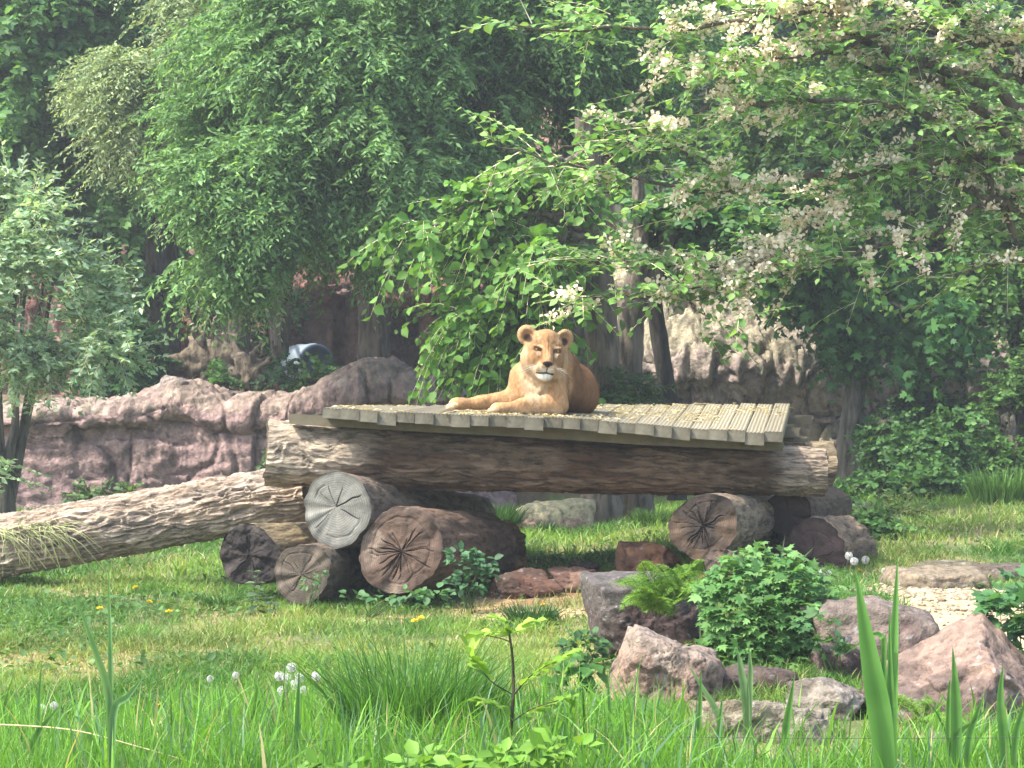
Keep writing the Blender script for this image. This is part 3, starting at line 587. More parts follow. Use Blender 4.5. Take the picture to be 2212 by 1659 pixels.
f0, f1 = deck_front(0), deck_front(NPL)
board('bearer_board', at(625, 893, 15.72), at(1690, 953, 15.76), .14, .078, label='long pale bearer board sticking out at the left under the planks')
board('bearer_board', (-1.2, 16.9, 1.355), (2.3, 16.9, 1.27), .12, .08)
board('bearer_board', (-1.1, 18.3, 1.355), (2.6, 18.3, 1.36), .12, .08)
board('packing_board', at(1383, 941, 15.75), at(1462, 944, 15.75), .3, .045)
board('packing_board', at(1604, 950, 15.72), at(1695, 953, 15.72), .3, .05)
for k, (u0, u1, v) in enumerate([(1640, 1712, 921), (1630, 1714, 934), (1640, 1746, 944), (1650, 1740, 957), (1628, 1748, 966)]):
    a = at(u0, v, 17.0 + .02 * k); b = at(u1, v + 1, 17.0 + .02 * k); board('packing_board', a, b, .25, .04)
# straw and chips on the deck
g = G(); n = 2600; i_ = rng.random(n) * NPL; f = rng.random(n) ** 1.5; k_ = rng.random(n) < sstep(fbm(np.stack([i_ * .35, f * 3, 0 * f], -1), 3, 65), -.05, .35); i_, f = i_[k_], f[k_]; n = len(f)
P = np.array([deck_front(a) * (1 - b) + deck_back(a) * b for a, b in zip(i_, f)]); P[:, 2] += .004
dd = np.stack([rng.standard_normal(n), rng.standard_normal(n), .06 * rng.standard_normal(n)], -1)
V, F, C = leaves(P, dd, np.tile([0, 0, 1.], (n, 1)) + .2 * rng.standard_normal((n, 3)), .02 + .05 * rng.random(n), 'diamond', .16, lcol(n, (.38, .31, .18), (.52, .45, .29), .15)); g.add(V, F, C)
tag(g.build('straw_litter', M['straw']), 'pale straw and wood chips scattered over the platform planks', 'straw', kind='stuff')
# ---------------------------------------------------------------- lioness
LO = at(1130, 895, 16.0)
def dz_arr(x, y):
    t = ((x - -1.385) / (WPL * .966)) / NPL; f = (y - 15.5) / 3.3
    zf = 1.447 - .182 * np.maximum(t, 0) ** 1.05 - .012 * np.sin(t * 9); zb = 1.440 + .022 * t
    return zf * (1 - f) + zb * f
HC = np.array([.166, .03, .463]); ROLL = R(6.0); PIT = R(4); YAW = R(7)
def h2w(p):
    p = np.asarray(p, float); x, y, z = p[..., 0], -p[..., 1], p[..., 2]
    y, z = y * math.cos(PIT) - z * math.sin(PIT) * -1, z * math.cos(PIT) + y * math.sin(PIT)
    x, y = x * math.cos(YAW) - y * math.sin(YAW), x * math.sin(YAW) + y * math.cos(YAW)
    return np.stack([HC[0] + x * math.cos(ROLL) + z * math.sin(ROLL), HC[1] + y, HC[2] - x * math.sin(ROLL) + z * math.cos(ROLL)], -1)
_o = h2w(np.zeros(3)); _B = np.stack([h2w(e) - _o for e in np.eye(3)], 1)
def w2h(p): return (np.asarray(p) - _o) @ np.linalg.inv(_B).T
class SDF:
    def __init__(s, lo, hi, h):
        s.lo = np.array(lo, float); s.h = np.array(h, float); s.n = np.ceil((np.array(hi) - s.lo) / s.h).astype(int) + 1
        s.F = np.full(s.n, 1.0, np.float32)
    def blk(s, c0, c1):
        a = np.clip(((c0 - s.lo) / s.h).astype(int), 0, s.n - 1); b = np.clip(((c1 - s.lo) / s.h).astype(int) + 2, 0, s.n)
        sl = tuple(slice(a[i], b[i]) for i in range(3))
        ax = [s.lo[i] + s.h[i] * np.arange(a[i], b[i]) for i in range(3)]
        return sl, np.stack(np.meshgrid(*ax, indexing='ij'), -1)
    def comb(s, sl, d, k, sub=False):
        a = s.F[sl]; d = d.astype(np.float32)
        if not sub:
            h = np.clip(.5 + .5 * (a - d) / k, 0, 1); s.F[sl] = a + (d - a) * h - k * h * (1 - h)
        else:
            d = -d; h = np.clip(.5 - .5 * (a - d) / k, 0, 1); s.F[sl] = a + (d - a) * h + k * h * (1 - h)
    def cap(s, a, b, ra, rb, k=.04, sub=False, head=False):
        a = np.array(a, float); b = np.array(b, float)
        if head: a, b = h2w(a), h2w(b)
        m = max(ra, rb) + k + .05; sl, X = s.blk(np.minimum(a, b) - m, np.maximum(a, b) + m)
        ab = b - a; t = np.clip(((X - a) @ ab) / max(ab @ ab, 1e-9), 0, 1)
        s.comb(sl, np.linalg.norm(X - a - t[..., None] * ab, axis=-1) - (ra + (rb - ra) * t), k, sub)
    def ell(s, c, r, k=.04, sub=False, head=False, rot=None):
        c = np.array(c, float); r = np.array(r, float); B = np.eye(3)
        if rot is not None: B = np.array(Euler([R(q) for q in rot]).to_matrix())
        if head: c = h2w(c); B = _B @ B
        m = r.max() + k + .05; sl, X = s.blk(c - m, c + m); q = (X - c) @ B
        k0 = np.linalg.norm(q / r, axis=-1); k1 = np.linalg.norm(q / r ** 2, axis=-1)
        s.comb(sl, k0 * (k0 - 1) / np.maximum(k1, 1e-6), k, sub)
    def mesh(s):
        F = s.F; ins = F < 0; nx, ny, nz = F.shape
        offs = [(a, b, c) for a in (0, 1) for b in (0, 1) for c in (0, 1)]
        cnt = sum(ins[a:nx - 1 + a, b:ny - 1 + b, c:nz - 1 + c].astype(np.int8) for a, b, c in offs)
        act = np.argwhere((cnt > 0) & (cnt < 8)); idx = np.full((nx - 1, ny - 1, nz - 1), -1, np.int64)
        idx[tuple(act.T)] = np.arange(len(act)); su = np.zeros((len(act), 3)); c_ = np.zeros(len(act))
        for i in range(3):
            for o in offs:
                if o[i] == 1: continue
                o2 = list(o); o2[i] = 1; A = act + np.array(o); B = act + np.array(o2); fa = F[tuple(A.T)]; fb = F[tuple(B.T)]
                m = (fa < 0) != (fb < 0); t = np.where(m, fa / np.where(m, fa - fb, 1), 0)[:, None]
                su += m[:, None] * (np.array(o) + t * (np.array(o2) - np.array(o))); c_ += m
        V = s.lo + s.h * (act + su / c_[:, None]); Fs = []
        for i in range(3):
            j, k = (i + 1) % 3, (i + 2) % 3
            A = [slice(1, -1)] * 3; A[i] = slice(0, -1); B = [slice(1, -1)] * 3; B[i] = slice(1, None)
            a, b = ins[tuple(A)], ins[tuple(B)]; e = np.argwhere(a != b); sg = a[tuple(e.T)]
            p = e.copy(); p[:, j] += 1; p[:, k] += 1
            def cell(dj, dk): q = p.copy(); q[:, j] -= dj; q[:, k] -= dk; return idx[tuple(q.T)]
            f = np.stack([cell(1, 1), cell(0, 1), cell(0, 0), cell(1, 0)], -1); f = np.where(sg[:, None], f, f[:, ::-1]); Fs.append(f)
        return V, np.concatenate(Fs)
sf = SDF((-.68, -.32, -.05), (.70, 1.32, .76), (.006, .008, .006))
# trunk, haunch, back
sf.cap((.235, .28, .215), (.415, .86, .19), .185, .188, .05)
sf.cap((.245, .24, .375), (.375, .85, .285), .125, .130, .08)
sf.cap((.27, .20, .405), (.33, .45, .375), .105, .10, .07)
sf.ell((.455, .74, .145), (.150, .27, .175), .06)
sf.ell((.31, .95, .17), (.20, .22, .18), .06)
sf.cap((.36, 1.12, .10), (.20, 1.22, .05), .035, .028, .04); sf.cap((.20, 1.22, .05), (-.1, 1.2, .035), .028, .024, .02); sf.cap((-.1, 1.2, .035), (-.16, 1.19, .035), .034, .03, .02)
# chest and neck
sf.ell((.125, .17, .215), (.165, .16, .215), .06)
sf.cap((.125, .17, .28), (.185, .14, .46), .155, .145, .07)
sf.cap((.04, .20, .25), (.10, .16, .36), .10, .10, .08)
# near shoulder and foreleg
sf.cap((.230, .10, .30), (.268, .05, .075), .095, .070, .022)
sf.ell((.252, .07, .17), (.086, .09, .17), .022)
sf.cap((.265, .05, .066), (-.09, -.01, .052), .074, .047, .035)
sf.cap((.20, .05, .10), (.06, .03, .07), .06, .055, .05)
sf.ell((-.165, -.025, .050), (.085, .055, .045), .03)
for k in range(4): sf.cap((-.19, -.066 + .027 * k, .040), (-.247 - .008 * (k in (1, 2)), -.072 + .031 * k, .026), .024, .021, .008)
sf.cap((-.10, .045, .05), (-.14, .05, .04), .022, .018, .012)
for k in range(3): sf.cap((-.205, -.052 + .029 * k, .058), (-.285, -.056 + .031 * k, .030), .004, .005, .010, sub=True)
# far foreleg
sf.cap((.0, .24, .29), (-.05, .22, .12), .10, .085, .06)
sf.cap((-.04, .22, .11), (-.38, .16, .085), .085, .05, .05)
sf.ell((-.475, .14, .082), (.088, .055, .05), .03)
for k in range(4): sf.cap((-.50, .10 + .026 * k, .070), (-.560 - .008 * (k in (1, 2)), .095 + .030 * k, .054), .025, .022, .008)
for k in range(3): sf.cap((-.515, .113 + .028 * k, .088), (-.600, .110 + .030 * k, .055), .004, .005, .010, sub=True)
# head
H = dict(head=True)
sf.ell((0, -.03, .045), (.142, .15, .135), .05, **H)
sf.cap((0, -.06, -.05), (0, .02, -.06), .145, .13, .05, **H)
for s_ in (-1, 1):
    sf.ell((s_ * .100, .005, -.045), (.082, .085, .105), .05, **H)
    sf.ell((s_ * .065, .088, .078), (.048, .034, .028), .03, rot=(0, s_ * -14, 0), **H)
    sf.ell((s_ * .036, .158, -.102), (.050, .050, .042), .022, **H)
    sf.ell((s_ * .072, .105, -.03), (.042, .045, .05), .04, **H)
sf.cap((0, .085, .07), (0, .178, -.040), .052, .043, .035, **H)
sf.cap((0, .05, .06), (0, .06, .11), .07, .06, .05, **H)
sf.ell((0, .195, -.062), (.040, .024, .022), .012, **H)
sf.cap((0, .03, -.12), (0, .110, -.155), .095, .050, .04, **H)
sf.ell((0, .132, -.170), (.052, .042, .034), .02, **H)
for s_ in (-1, 1):
    sf.ell((s_ * .073, .138, .030), (.034, .030, .013), .014, sub=True, rot=(0, s_ * -12, 0), **H)
    sf.ell((s_ * .073, .114, .050), (.042, .024, .013), .010, rot=(0, s_ * -10, 0), **H)
    sf.cap((s_ * .056, .150, .02), (s_ * .054, .165, -.045), .012, .008, .014, sub=True, **H)
    sf.cap((s_ * .10, .150, -.02), (s_ * .085, .150, -.09), .010, .010, .03, sub=True, **H)
    sf.cap((s_ * .03, .150, .085), (s_ * .075, .135, .10), .006, .006, .02, sub=True, **H)
    sf.cap((0, .215, -.138), (s_ * .060, .165, -.148), .006, .006, .010, sub=True, **H)
    sf.ell((s_ * .146, -.045, .122), (.072, .030, .080), .024, rot=(0, s_ * 26, s_ * -18), **H)
    sf.ell((s_ * .147, -.008, .120), (.050, .032, .056), .010, sub=True, rot=(0, s_ * 26, s_ * -18), **H)
sf.cap((0, .228, -.085), (0, .222, -.136), .003, .003, .012, sub=True, **H)
# rest it on the planks
sf.cap((.13, .02, .145), (.21, .0, .19), .006, .010, .03, sub=True); sf.cap((.02, .03, .27), (.10, .01, .20), .005, .008, .04, sub=True); sf.cap((.335, .14, .30), (.345, .12, .06), .010, .012, .02, sub=True)
sf.ell((-.30, .15, .118), (.05, .035, .025), .03); sf.ell((.02, -.01, .095), (.07, .04, .03), .03)
for i0 in range(0, sf.n[0], 40):
    sl = (slice(i0, min(i0 + 40, sf.n[0])),)
    ax = [sf.lo[i] + sf.h[i] * np.arange(sf.n[i]) for i in range(3)]; xx = ax[0][sl[0]][:, None]; yy = ax[1][None]
    pl = dz_arr(xx + LO[0], yy + LO[1]) - LO[2] + .004
    sf.F[sl] = np.maximum(sf.F[sl], (pl[..., None] - ax[2][None, None]).astype(np.float32))
LV, LF = sf.mesh()
def smooth_mesh(V, F, it=2, lam=.5):
    e = np.concatenate([F[:, [0, 1]], F[:, [1, 2]], F[:, [2, 3]], F[:, [3, 0]]]); e = np.concatenate([e, e[:, ::-1]])
    cnt = np.bincount(e[:, 0], minlength=len(V))[:, None]
    for _ in range(it):
        s = np.stack([np.bincount(e[:, 0], V[e[:, 1], i], len(V)) for i in range(3)], -1); V = V + lam * (s / np.maximum(cnt, 1) - V)
    return V
LV = smooth_mesh(LV, LF, 2, .45)
def vnorm(V, F):
    n = np.cross(V[F[:, 2]] - V[F[:, 0]], V[F[:, 3]] - V[F[:, 1]]); o = np.zeros_like(V)
    for k in range(4):
        for i in range(3): o[:, i] += np.bincount(F[:, k], n[:, i], len(V))
    return nrm(o)
LN = vnorm(LV, LF)
_hp = w2h(LV); _body = 1 - .75 * ((_hp[:, 1] > .0) & (LV[:, 2] > .25))
LV = LV + LN * (_body * (.0065 * fbm(LV * 9, 3, 171) + .0035 * fbm(LV * np.array([34, 34, 16]), 3, 172)))[:, None]
LN = vnorm(LV, LF)
hp = w2h(LV); hx_, hy_, hz_ = hp.T; X_, Y_, Z_ = LV.T
TAW = np.array([.30, .176, .083]); BACK_SHADE = np.array([.150, .076, .034]); CREAM = np.array([.42, .315, .20]); WHITE = np.array([.60, .56, .49]); BLK = np.array([.025, .015, .012])
col = np.tile(TAW, (len(LV), 1)); n1 = fbm(LV * 9, 3, 77)[:, None]
def mixc(w_, c):
    global col
    w_ = np.clip(np.asarray(w_), 0, 1)[:, None]; col = col * (1 - w_) + np.array(c) * w_
mixc(sstep(Y_ + .5 * (X_ - .34) + .02 * vn(LV * 14, 3), .13, .24), BACK_SHADE)  # darker back coat, with the flank's shade painted in
mixc(.8 * (1 - sstep(np.hypot((X_ - .09) / .13, (Z_ - .25) / .2), .5, 1.1)) * (Y_ < .2) * (Y_ > -.1), CREAM)       # chest
mixc(.6 * (1 - sstep(Z_ - .03 * X_, .02, .07)) * (Y_ < .35) * (X_ < .3), CREAM)
mixc(sstep(-X_, .185, .245) * (Y_ < .08) * .6, (.46, .34, .21)); mixc(sstep(-X_, .50, .56) * .6, (.46, .34, .21))
inh = (hz_ > -.25) & (np.abs(hx_) < .26) & (Z_ > .2) & (hy_ > -.12)
def hm(x, z, rx, rz, y0=0.02, sym=True, soft=.35):
    a = np.abs(hx_) if sym else hx_
    return inh * (hy_ > y0) * (1 - sstep(np.hypot((a - x) / rx, (hz_ - z) / rz), 1 - soft, 1 + soft))
mixc(.6 * hm(.0, .06, .13, .14, -.1), (.235, .132, .060))
mixc(.75 * hm(.115, -.03, .055, .08, -.1), (.195, .112, .052))
mixc(.45 * hm(.165, -.06, .026, .11, -.15), CREAM); mixc(.55 * hm(.05, -.10, .055, .038, .08), CREAM); mixc(.75 * hm(.09, -.14, .07, .04, -.02), CREAM)
mixc(.7 * hm(.030, -.118, .030, .018, .12), WHITE); mixc(1.0 * hm(0, -.172, .056, .034, .06), WHITE)
mixc(.8 * hm(.066, .000, .016, .018, .07), (.50, .37, .23)); mixc(.6 * hm(.06, .058, .022, .012, .07), (.46, .32, .17))
mixc(.65 * hm(.0, .0, .028, .05, .08), (.36, .20, .09)); mixc(.6 * hm(0, -.045, .03, .02, .1), (.37, .215, .13))
mixc(.95 * hm(.075, .031, .034, .015, .07, soft=.3), (.05, .028, .018)); mixc(.75 * hm(.046, .0, .008, .038, .07), (.13, .065, .032)); mixc(.6 * hm(.045, -.045, .009, .03, .07), (.15, .075, .038)); mixc(.5 * hm(.075, -.055, .03, .03, .04), (.22, .115, .05))  # eye rims and tear lines; last mark paints shade into the cheek hollows
mixc(.85 * hm(0, .085, .006, .075, .05), (.10, .05, .024)); mixc(.6 * hm(.022, .02, .006, .05, .06), (.15, .075, .035)); mixc(.4 * hm(.03, .085, .005, .03, .05), (.22, .11, .05)); mixc(.6 * hm(.088, .105, .008, .04, .0), (.14, .07, .035)); mixc(.35 * hm(.0, .04, .05, .012, .05), (.25, .13, .06)); mixc(.4 * hm(.075, .075, .03, .006, .05), (.22, .115, .055))  # dark lines paint the shade of forehead wrinkles and brow creases
mixc(1.0 * hm(0, -.066, .040, .019, .15, soft=.15), BLK); mixc(1.0 * hm(0, -.083, .018, .012, .15, soft=.2), BLK); mixc(.9 * hm(0, -.115, .0045, .03, .15), BLK)
ml = inh * (hy_ > .09) * (np.abs(hx_) < .068) * (1 - sstep(np.abs(hz_ + .137 + .16 * np.abs(hx_)), .004, .009)); mixc(.95 * ml, BLK)
for r_i in range(3):
    wl = inh * (hy_ > .1) * (1 - sstep(np.abs(hz_ + .098 + .013 * r_i), .0015, .004)) * (np.abs(hx_) > .03) * (np.abs(hx_) < .075); mixc(.4 * wl, (.3, .17, .08))
for s_ in (-1, 1):
    e = w2h(LV) - np.array([s_ * .146, -.035, .122]); dr = np.hypot(e[:, 0] + s_ * .002, e[:, 2]); fr = (e[:, 1] > -.022) & (hz_ > .07)
    mixc(fr * (1 - sstep(dr, .044, .056)) * .7, (.24, .14, .068)); mixc(fr * (1 - sstep(np.hypot(e[:, 0] + s_ * .004, e[:, 2] + .020), .020, .040)) * .95, (.035, .022, .016))
    mixc(fr * sstep(dr, .05, .062) * (dr < .085) * .15, CREAM)
for x0, y0, st in ((-.215, -.052, .030), (-.525, .113, .029)):
    for k in range(3): mixc(.55 * (X_ < x0) * (X_ > x0 - .09) * (1 - sstep(np.abs(Y_ - (y0 + st * k)), .002, .007)), (.16, .10, .06))
tl = (Y_ > 1.1) & (X_ < -.06); mixc(tl * .9, BLK * 2)
col = (col * (1 + .24 * n1 + .20 * fbm(LV * np.array([60, 60, 24]), 3, 78)[:, None])).clip(.01, .9)
lion = thing('lioness', 'tawny lioness with white chin lying on the platform with forelegs stretched out', 'lioness', tuple(LO))
g = G(); g.add(LV, LF, col); g.build('body', M['fur'], lion)
# short coat
nh = 30000; A3 = np.linalg.norm(np.cross(LV[LF[:, 2]] - LV[LF[:, 0]], LV[LF[:, 3]] - LV[LF[:, 1]]), axis=1)
fi = rng.choice(len(LF), nh, p=A3 / A3.sum()); bw = rng.dirichlet((1, 1, 1, 1), nh); P = (LV[LF[fi]] * bw[..., None]).sum(1); Nn = nrm((LN[LF[fi]] * bw[..., None]).sum(1)); cc = (col[LF[fi]] * bw[..., None]).sum(1)
h3 = w2h(P); ih = (P[:, 2] > .33) & (h3[:, 1] > -.05)
flow = np.where(ih[:, None], (h3 * np.array([1, 0, 1.]) + np.array([0, 0, -.02])) @ _B.T, np.array([.25, .6, -.7])); flow = nrm(flow - (flow * Nn).sum(1, keepdims=True) * Nn)
face = ih & (h3[:, 1] > .06)
keep = ~face; P, Nn, cc, flow, face = P[keep], Nn[keep], cc[keep], flow[keep], face[keep]; nh = len(P)
ln_ = np.where(face, .005, .009) * (.6 + .8 * rng.random(nh)); V, F, C = leaves(P - Nn * .001, flow + .22 * Nn + .12 * rng.standard_normal((nh, 3)), Nn + .3 * rng.standard_normal((nh, 3)), ln_, 'diamond', .11, cc * 1.12 * (1 + .08 * rng.standard_normal((nh, 1))).clip(.6, 1.4))
g = G(); g.add(V, F, C.clip(.01, .9)); g.build('coat', M['hair'], lion, kind='stuff')
for s_ in (-1, 1):
    V, F = ico(4); c = h2w(np.array([s_ * .0745, .100, .031])); fwd = nrm(_B @ np.array([s_ * -.12, 1., -.05])); a = np.arccos(np.clip(V @ fwd, -1, 1))
    cc = np.where((a < .30)[:, None], np.array([.006, .005, .005]), np.where((a < .80)[:, None], np.array([.34, .17, .045]), np.array([.03, .018, .012])))
    g = G(); g.add(V * .0225 + c, F, cc); g.build('eye', M['dark'], lion)
for s_ in (-1, 1):
    g = G()
    for k in range(9):
        b = np.array([s_ * (.045 + .006 * (k % 3)), .185 - .004 * k, -.095 - .010 * (k // 3)]); e = b + np.array([s_ * (.12 + .03 * random.random()), .0, -.02 - .05 * random.random()]); m_ = (b + e) / 2 + np.array([0, .03, .02])
        g.add(*tube(h2w(bez([b, m_, e], 7)), np.linspace(.0008, .0002, 7), 3), (.8, .76, .68))
    g.build('whiskers', M['fluff'], lion, kind='stuff')
# ---------------------------------------------------------------- trees
def trunk_mesh(pts, radii, seed, C=(.10, .08, .06), ns=28, n=60, amp=.03):
    P = bez(pts, n); rr = np.interp(np.linspace(0, 1, n), np.linspace(0, 1, len(radii)), radii)
    V, F = tube(P, rr, ns); V = V.reshape(n, ns, 3); th = np.arange(ns) / ns * 2 * np.pi
    c = np.stack([np.cos(th)[None] * 2.2 + 0 * rr[:, None], np.sin(th)[None] * 2.2 + 0 * rr[:, None], V[..., 2] * 1.1], -1)
    f = ridge(c * 1.6 + seed, 2, seed) + .6 * fbm(c * 2 + seed, 3, seed + 1)
    N = nrm(V - P[:, None]); V = V + N * (f * np.minimum(amp, rr[:, None] * .22))[..., None]
    cc = .62 * np.array(C) * (1 + .5 * f[..., None]); return V.reshape(-1, 3), F, cc.reshape(-1, 3).clip(.008, .5)
def limb(pts, r0, r1, n=14, ns=7): 
    P = bez(pts, n); P[1:-1] += .02 * rng.standard_normal((n - 2, 3)); return tube(P, np.linspace(r0, r1, n), ns)
FOL = dict(c1=(.040, .092, .028), c2=(.085, .155, .045))
def tree(name, label, trunks, crowns, leafkw, group=None, bark=(.10, .085, .065), limbs=(), cat='tree', seed=1, twig=0., parts=False):
    root = thing(name, label, cat, tuple(trunks[0][0][0]) if trunks else tuple(crowns[0]['c']), group)
    o0 = np.array(root.location)
    if trunks:
        for k, (pts, rad) in enumerate(trunks):
            g = G(); g.add(*trunk_mesh(np.array(pts) - o0, rad, seed + k, bark)); 
            if k == 0:
                for pts_, a, b in limbs: g.add(*limb(np.array(pts_) - o0, a, b), np.array(bark) * .9)
                gmain = g
                # branches from the top of the trunk into each crown mass
                top = np.array(pts[-1]) - o0; mid = bez(np.array(pts) - o0, 12)
                for cr in crowns:
                    c = np.array(cr['c']) - o0; r = np.array(cr['r'])
                    for q in range(cr.get('br', 4)):
                        e = c + .75 * r * rng.uniform(-1, 1, 3); s = mid[rng.integers(7, 12)]; m = (s + e) / 2 + np.array([0, 0, .12 * np.linalg.norm(e - s)])
                        g.add(*limb([s, m, e], .05 + .012 * np.linalg.norm(r), .012), np.array(bark) * .9)
            if k > 0: g.build('trunk', M['tree_bark'], root)
        gmain.build('trunk', M['tree_bark'], root)
    gl, gt = G(), G(); pk = [] if parts else None
    for cr in crowns:
        kw = dict(leafkw); kw.update(cr.get('kw', {}))
        X, Nn = in_ell(cr['n'], np.array(cr['c']) - o0, cr['r'], cr.get('shell', .45), seed * 3.1, cr.get('cl', .12), cr.get('cls', 1.0))
        Dv = Nn * np.array([1, 1, .5]) + np.array([0, -.15, -.1]) + cr.get('flow', np.zeros(3)) + .35 * rng.standard_normal(X.shape)
        ln = kw.pop('ln') * (.6 + .8 * rng.random(len(X)))
        sprays(X, Dv, ln, kw.pop('nl'), kw.pop('leaf'), kw.pop('shape'), kw.pop('w'), kw.pop('c1'), kw.pop('c2'), g=gl, gt=gt, twig=twig, pick=pk, **kw)
    if parts:
        q = [np.concatenate(z) for z in zip(*pk)]; leaf_parts(root, q[0], q[1], q[2], q[3], leafkw['shape'], leafkw['w'], leafkw['c1'], leafkw['c2'], rest=gl, rc=q[4])
    gl.build('crown', M['leaf'], root, kind='stuff')
    if twig > 0: gt.build('twigs', M['tree_bark'], root, kind='stuff')
    return root
def E(u, v, D, ru, rv, n, dy=None, **k):
    return dict(c=at(u, v, D), r=(ru * mpp(D), dy or (ru + rv) * .5 * mpp(D), rv * mpp(D)), n=n, **k)
def TR(*p): return [at(*q) for q in p]
BROAD = dict(ln=.55, nl=16, leaf=.15, shape='diamond', w=.34, droop=.35, flat=.75, fan=.9, c1=(.046, .12, .042), c2=(.115, .22, .070))
FAR = dict(BROAD, ln=.8, nl=16, leaf=.19, c1=(.042, .115, .044), c2=(.105, .21, .072))
WILLOW = dict(ln=.62, nl=18, leaf=.135, shape='diamond', w=.19, droop=.38, flat=.45, fan=.7, c1=(.090, .185, .066), c2=(.215, .335, .135))
PALEW = dict(WILLOW, c1=(.15, .21, .105), c2=(.37, .41, .25), leaf=.11, nl=20, w=.19)
FLOW = np.array([-.55, -.15, -.12])
# far dark trees that close the view
for k, (u, v, D, ru, rv, n) in enumerate([(-120, 60, 42, 330, 420, 1900), (330, -40, 44, 330, 420, 1900), (760, 20, 43, 330, 430, 1900), (1180, -20, 44, 330, 430, 1900), (1600, 60, 42, 330, 430, 1900), (2020, 40, 43, 330, 450, 1900), (2400, 160, 41, 300, 450, 1700)]):
    lab = ['far dark tree behind the silvery shrub at the left edge', 'far dark tree behind the cream tinted willow', 'far dark tree behind the middle of the big willow', 'far dark tree above the lioness behind the grey trunk',
           'far dark tree behind the blossoming elm branches', 'far dark tree behind the maple', 'far dark tree at the right edge above the cliff'][k]
    tree('far_tree', lab, [([at(u, 900, D), at(u + 15, 500, D), at(u - 10, 100, D)], [.3, .24, .1])], [E(u, v, D, ru, rv, n, dy=2.2, cl=.0, shell=.25, br=5), E(u + 60 * (-1) ** k, v + 330, D - .8, ru * .8, 150, 380, dy=1.6, cl=.05, shell=.2, br=2)],
         FAR, 'far trees closing the background', seed=700 + k)
# left: dark broadleaf with two dark stems
tree('broadleaf_tree', 'dark green broadleaf tree in the upper left with twin dark stems', [(TR((335, 775, 33.5), (338, 600, 33.5), (322, 330, 33.5), (300, 60, 33.3)), [.20, .16, .13, .06]), (TR((372, 775, 33.7), (368, 620, 33.7), (372, 470, 33.7), (380, 300, 33.6)), [.13, .11, .09, .05])],
     [E(70, 100, 33, 190, 190, 1000, cl=.08, cls=1.2), E(250, 330, 33.5, 200, 190, 1050, cl=.12, cls=1.2), E(60, 330, 33, 180, 140, 620, cl=.1, cls=1.1), E(290, 520, 33.6, 190, 110, 420, cl=.1), E(140, -60, 33, 240, 150, 520)], dict(BROAD, shape='oval', leaf=.155, c1=(.055, .14, .05), c2=(.145, .26, .085)), seed=11)
tree('pale_willow', 'cream tinted willow with hanging seed tassels in the upper left', [(TR((520, 800, 31.8), (505, 560, 31.6), (440, 300, 31), (380, 150, 30.8)), [.15, .12, .09, .04])],
     [E(330, 130, 30, 150, 120, 620, cl=.1, flow=FLOW), E(290, 250, 30, 120, 110, 420, cl=.15, flow=FLOW), E(430, 220, 30, 110, 130, 420, cl=.1, flow=FLOW), E(420, 30, 30, 200, 110, 450, flow=FLOW), E(400, 330, 30.2, 90, 80, 160, cl=.15, flow=FLOW)], PALEW, seed=21)
tree('willow', 'big grey green willow with drooping sprays filling the middle background', [(TR((808, 800, 31), (806, 680, 31), (798, 560, 30.8), (880, 330, 30), (1000, 100, 29.5)), [.24, .2, .19, .14, .06]), (TR((603, 770, 31.2), (612, 650, 31.2), (640, 480, 30.8), (760, 250, 30)), [.12, .11, .09, .04])],
     [E(700, 120, 27.2, 270, 150, 1700, cl=.0, cls=1.4, flow=FLOW), E(560, 300, 27, 180, 150, 1150, cl=.08, cls=1.2, flow=FLOW), E(780, 330, 27, 230, 170, 1700, cl=.05, cls=1.2, flow=FLOW), E(500, 430, 26.8, 155, 95, 640, cl=.1, flow=FLOW),
      E(690, 460, 26.8, 220, 95, 950, cl=.08, flow=FLOW), E(470, 530, 26.8, 100, 50, 200, cl=.15, flow=FLOW), E(600, 560, 26.9, 110, 38, 170, cl=.15, flow=FLOW), E(880, 460, 27.5, 120, 90, 340, cl=.12, flow=FLOW, ), E(960, 200, 27.6, 190, 200, 1100, cl=.05, flow=FLOW), E(800, -60, 27.5, 400, 120, 1100, flow=FLOW)],
     WILLOW, seed=31, limbs=[(TR((880, 330, 30), (960, 250, 28.4), (1060, 170, 27.6), (1190, 100, 27)), .07, .02), (TR((860, 400, 30), (740, 380, 28), (620, 430, 27), (480, 520, 26.6)), .06, .012), (TR((900, 300, 30), (760, 200, 28), (560, 190, 27), (420, 230, 26.8)), .06, .012)])
# middle: grey trunk with fine leaves above, linden with drooping leaves beside the lioness
tree('grey_trunk_tree', 'tall tree with a dark grey trunk and fine leaves at the top middle', [(TR((1275, 1000, 30.5), (1262, 640, 30.5), (1248, 400, 30.3), (1240, 120, 30), (1225, -60, 30)), [.26, .22, .19, .17, .14])],
     [E(1120, 120, 28.3, 200, 170, 1150, cl=.06, flow=FLOW * .7), E(1320, 60, 29, 190, 130, 800, cl=.05, flow=FLOW * .5), E(1050, 330, 28.6, 150, 140, 640, cl=.1, flow=FLOW * .6), E(1310, 230, 29.6, 120, 110, 340, cl=.08), E(1200, 470, 30.6, 120, 110, 380, cl=.1)],
     dict(WILLOW, nl=20, leaf=.13, w=.22, droop=.5, c1=(.050, .118, .038), c2=(.125, .22, .075)), seed=41)
LIND = dict(ln=.55, nl=11, leaf=.155, shape='oval', w=.36, droop=.55, flat=.45, fan=.75, c1=(.065, .155, .028), c2=(.150, .27, .055))
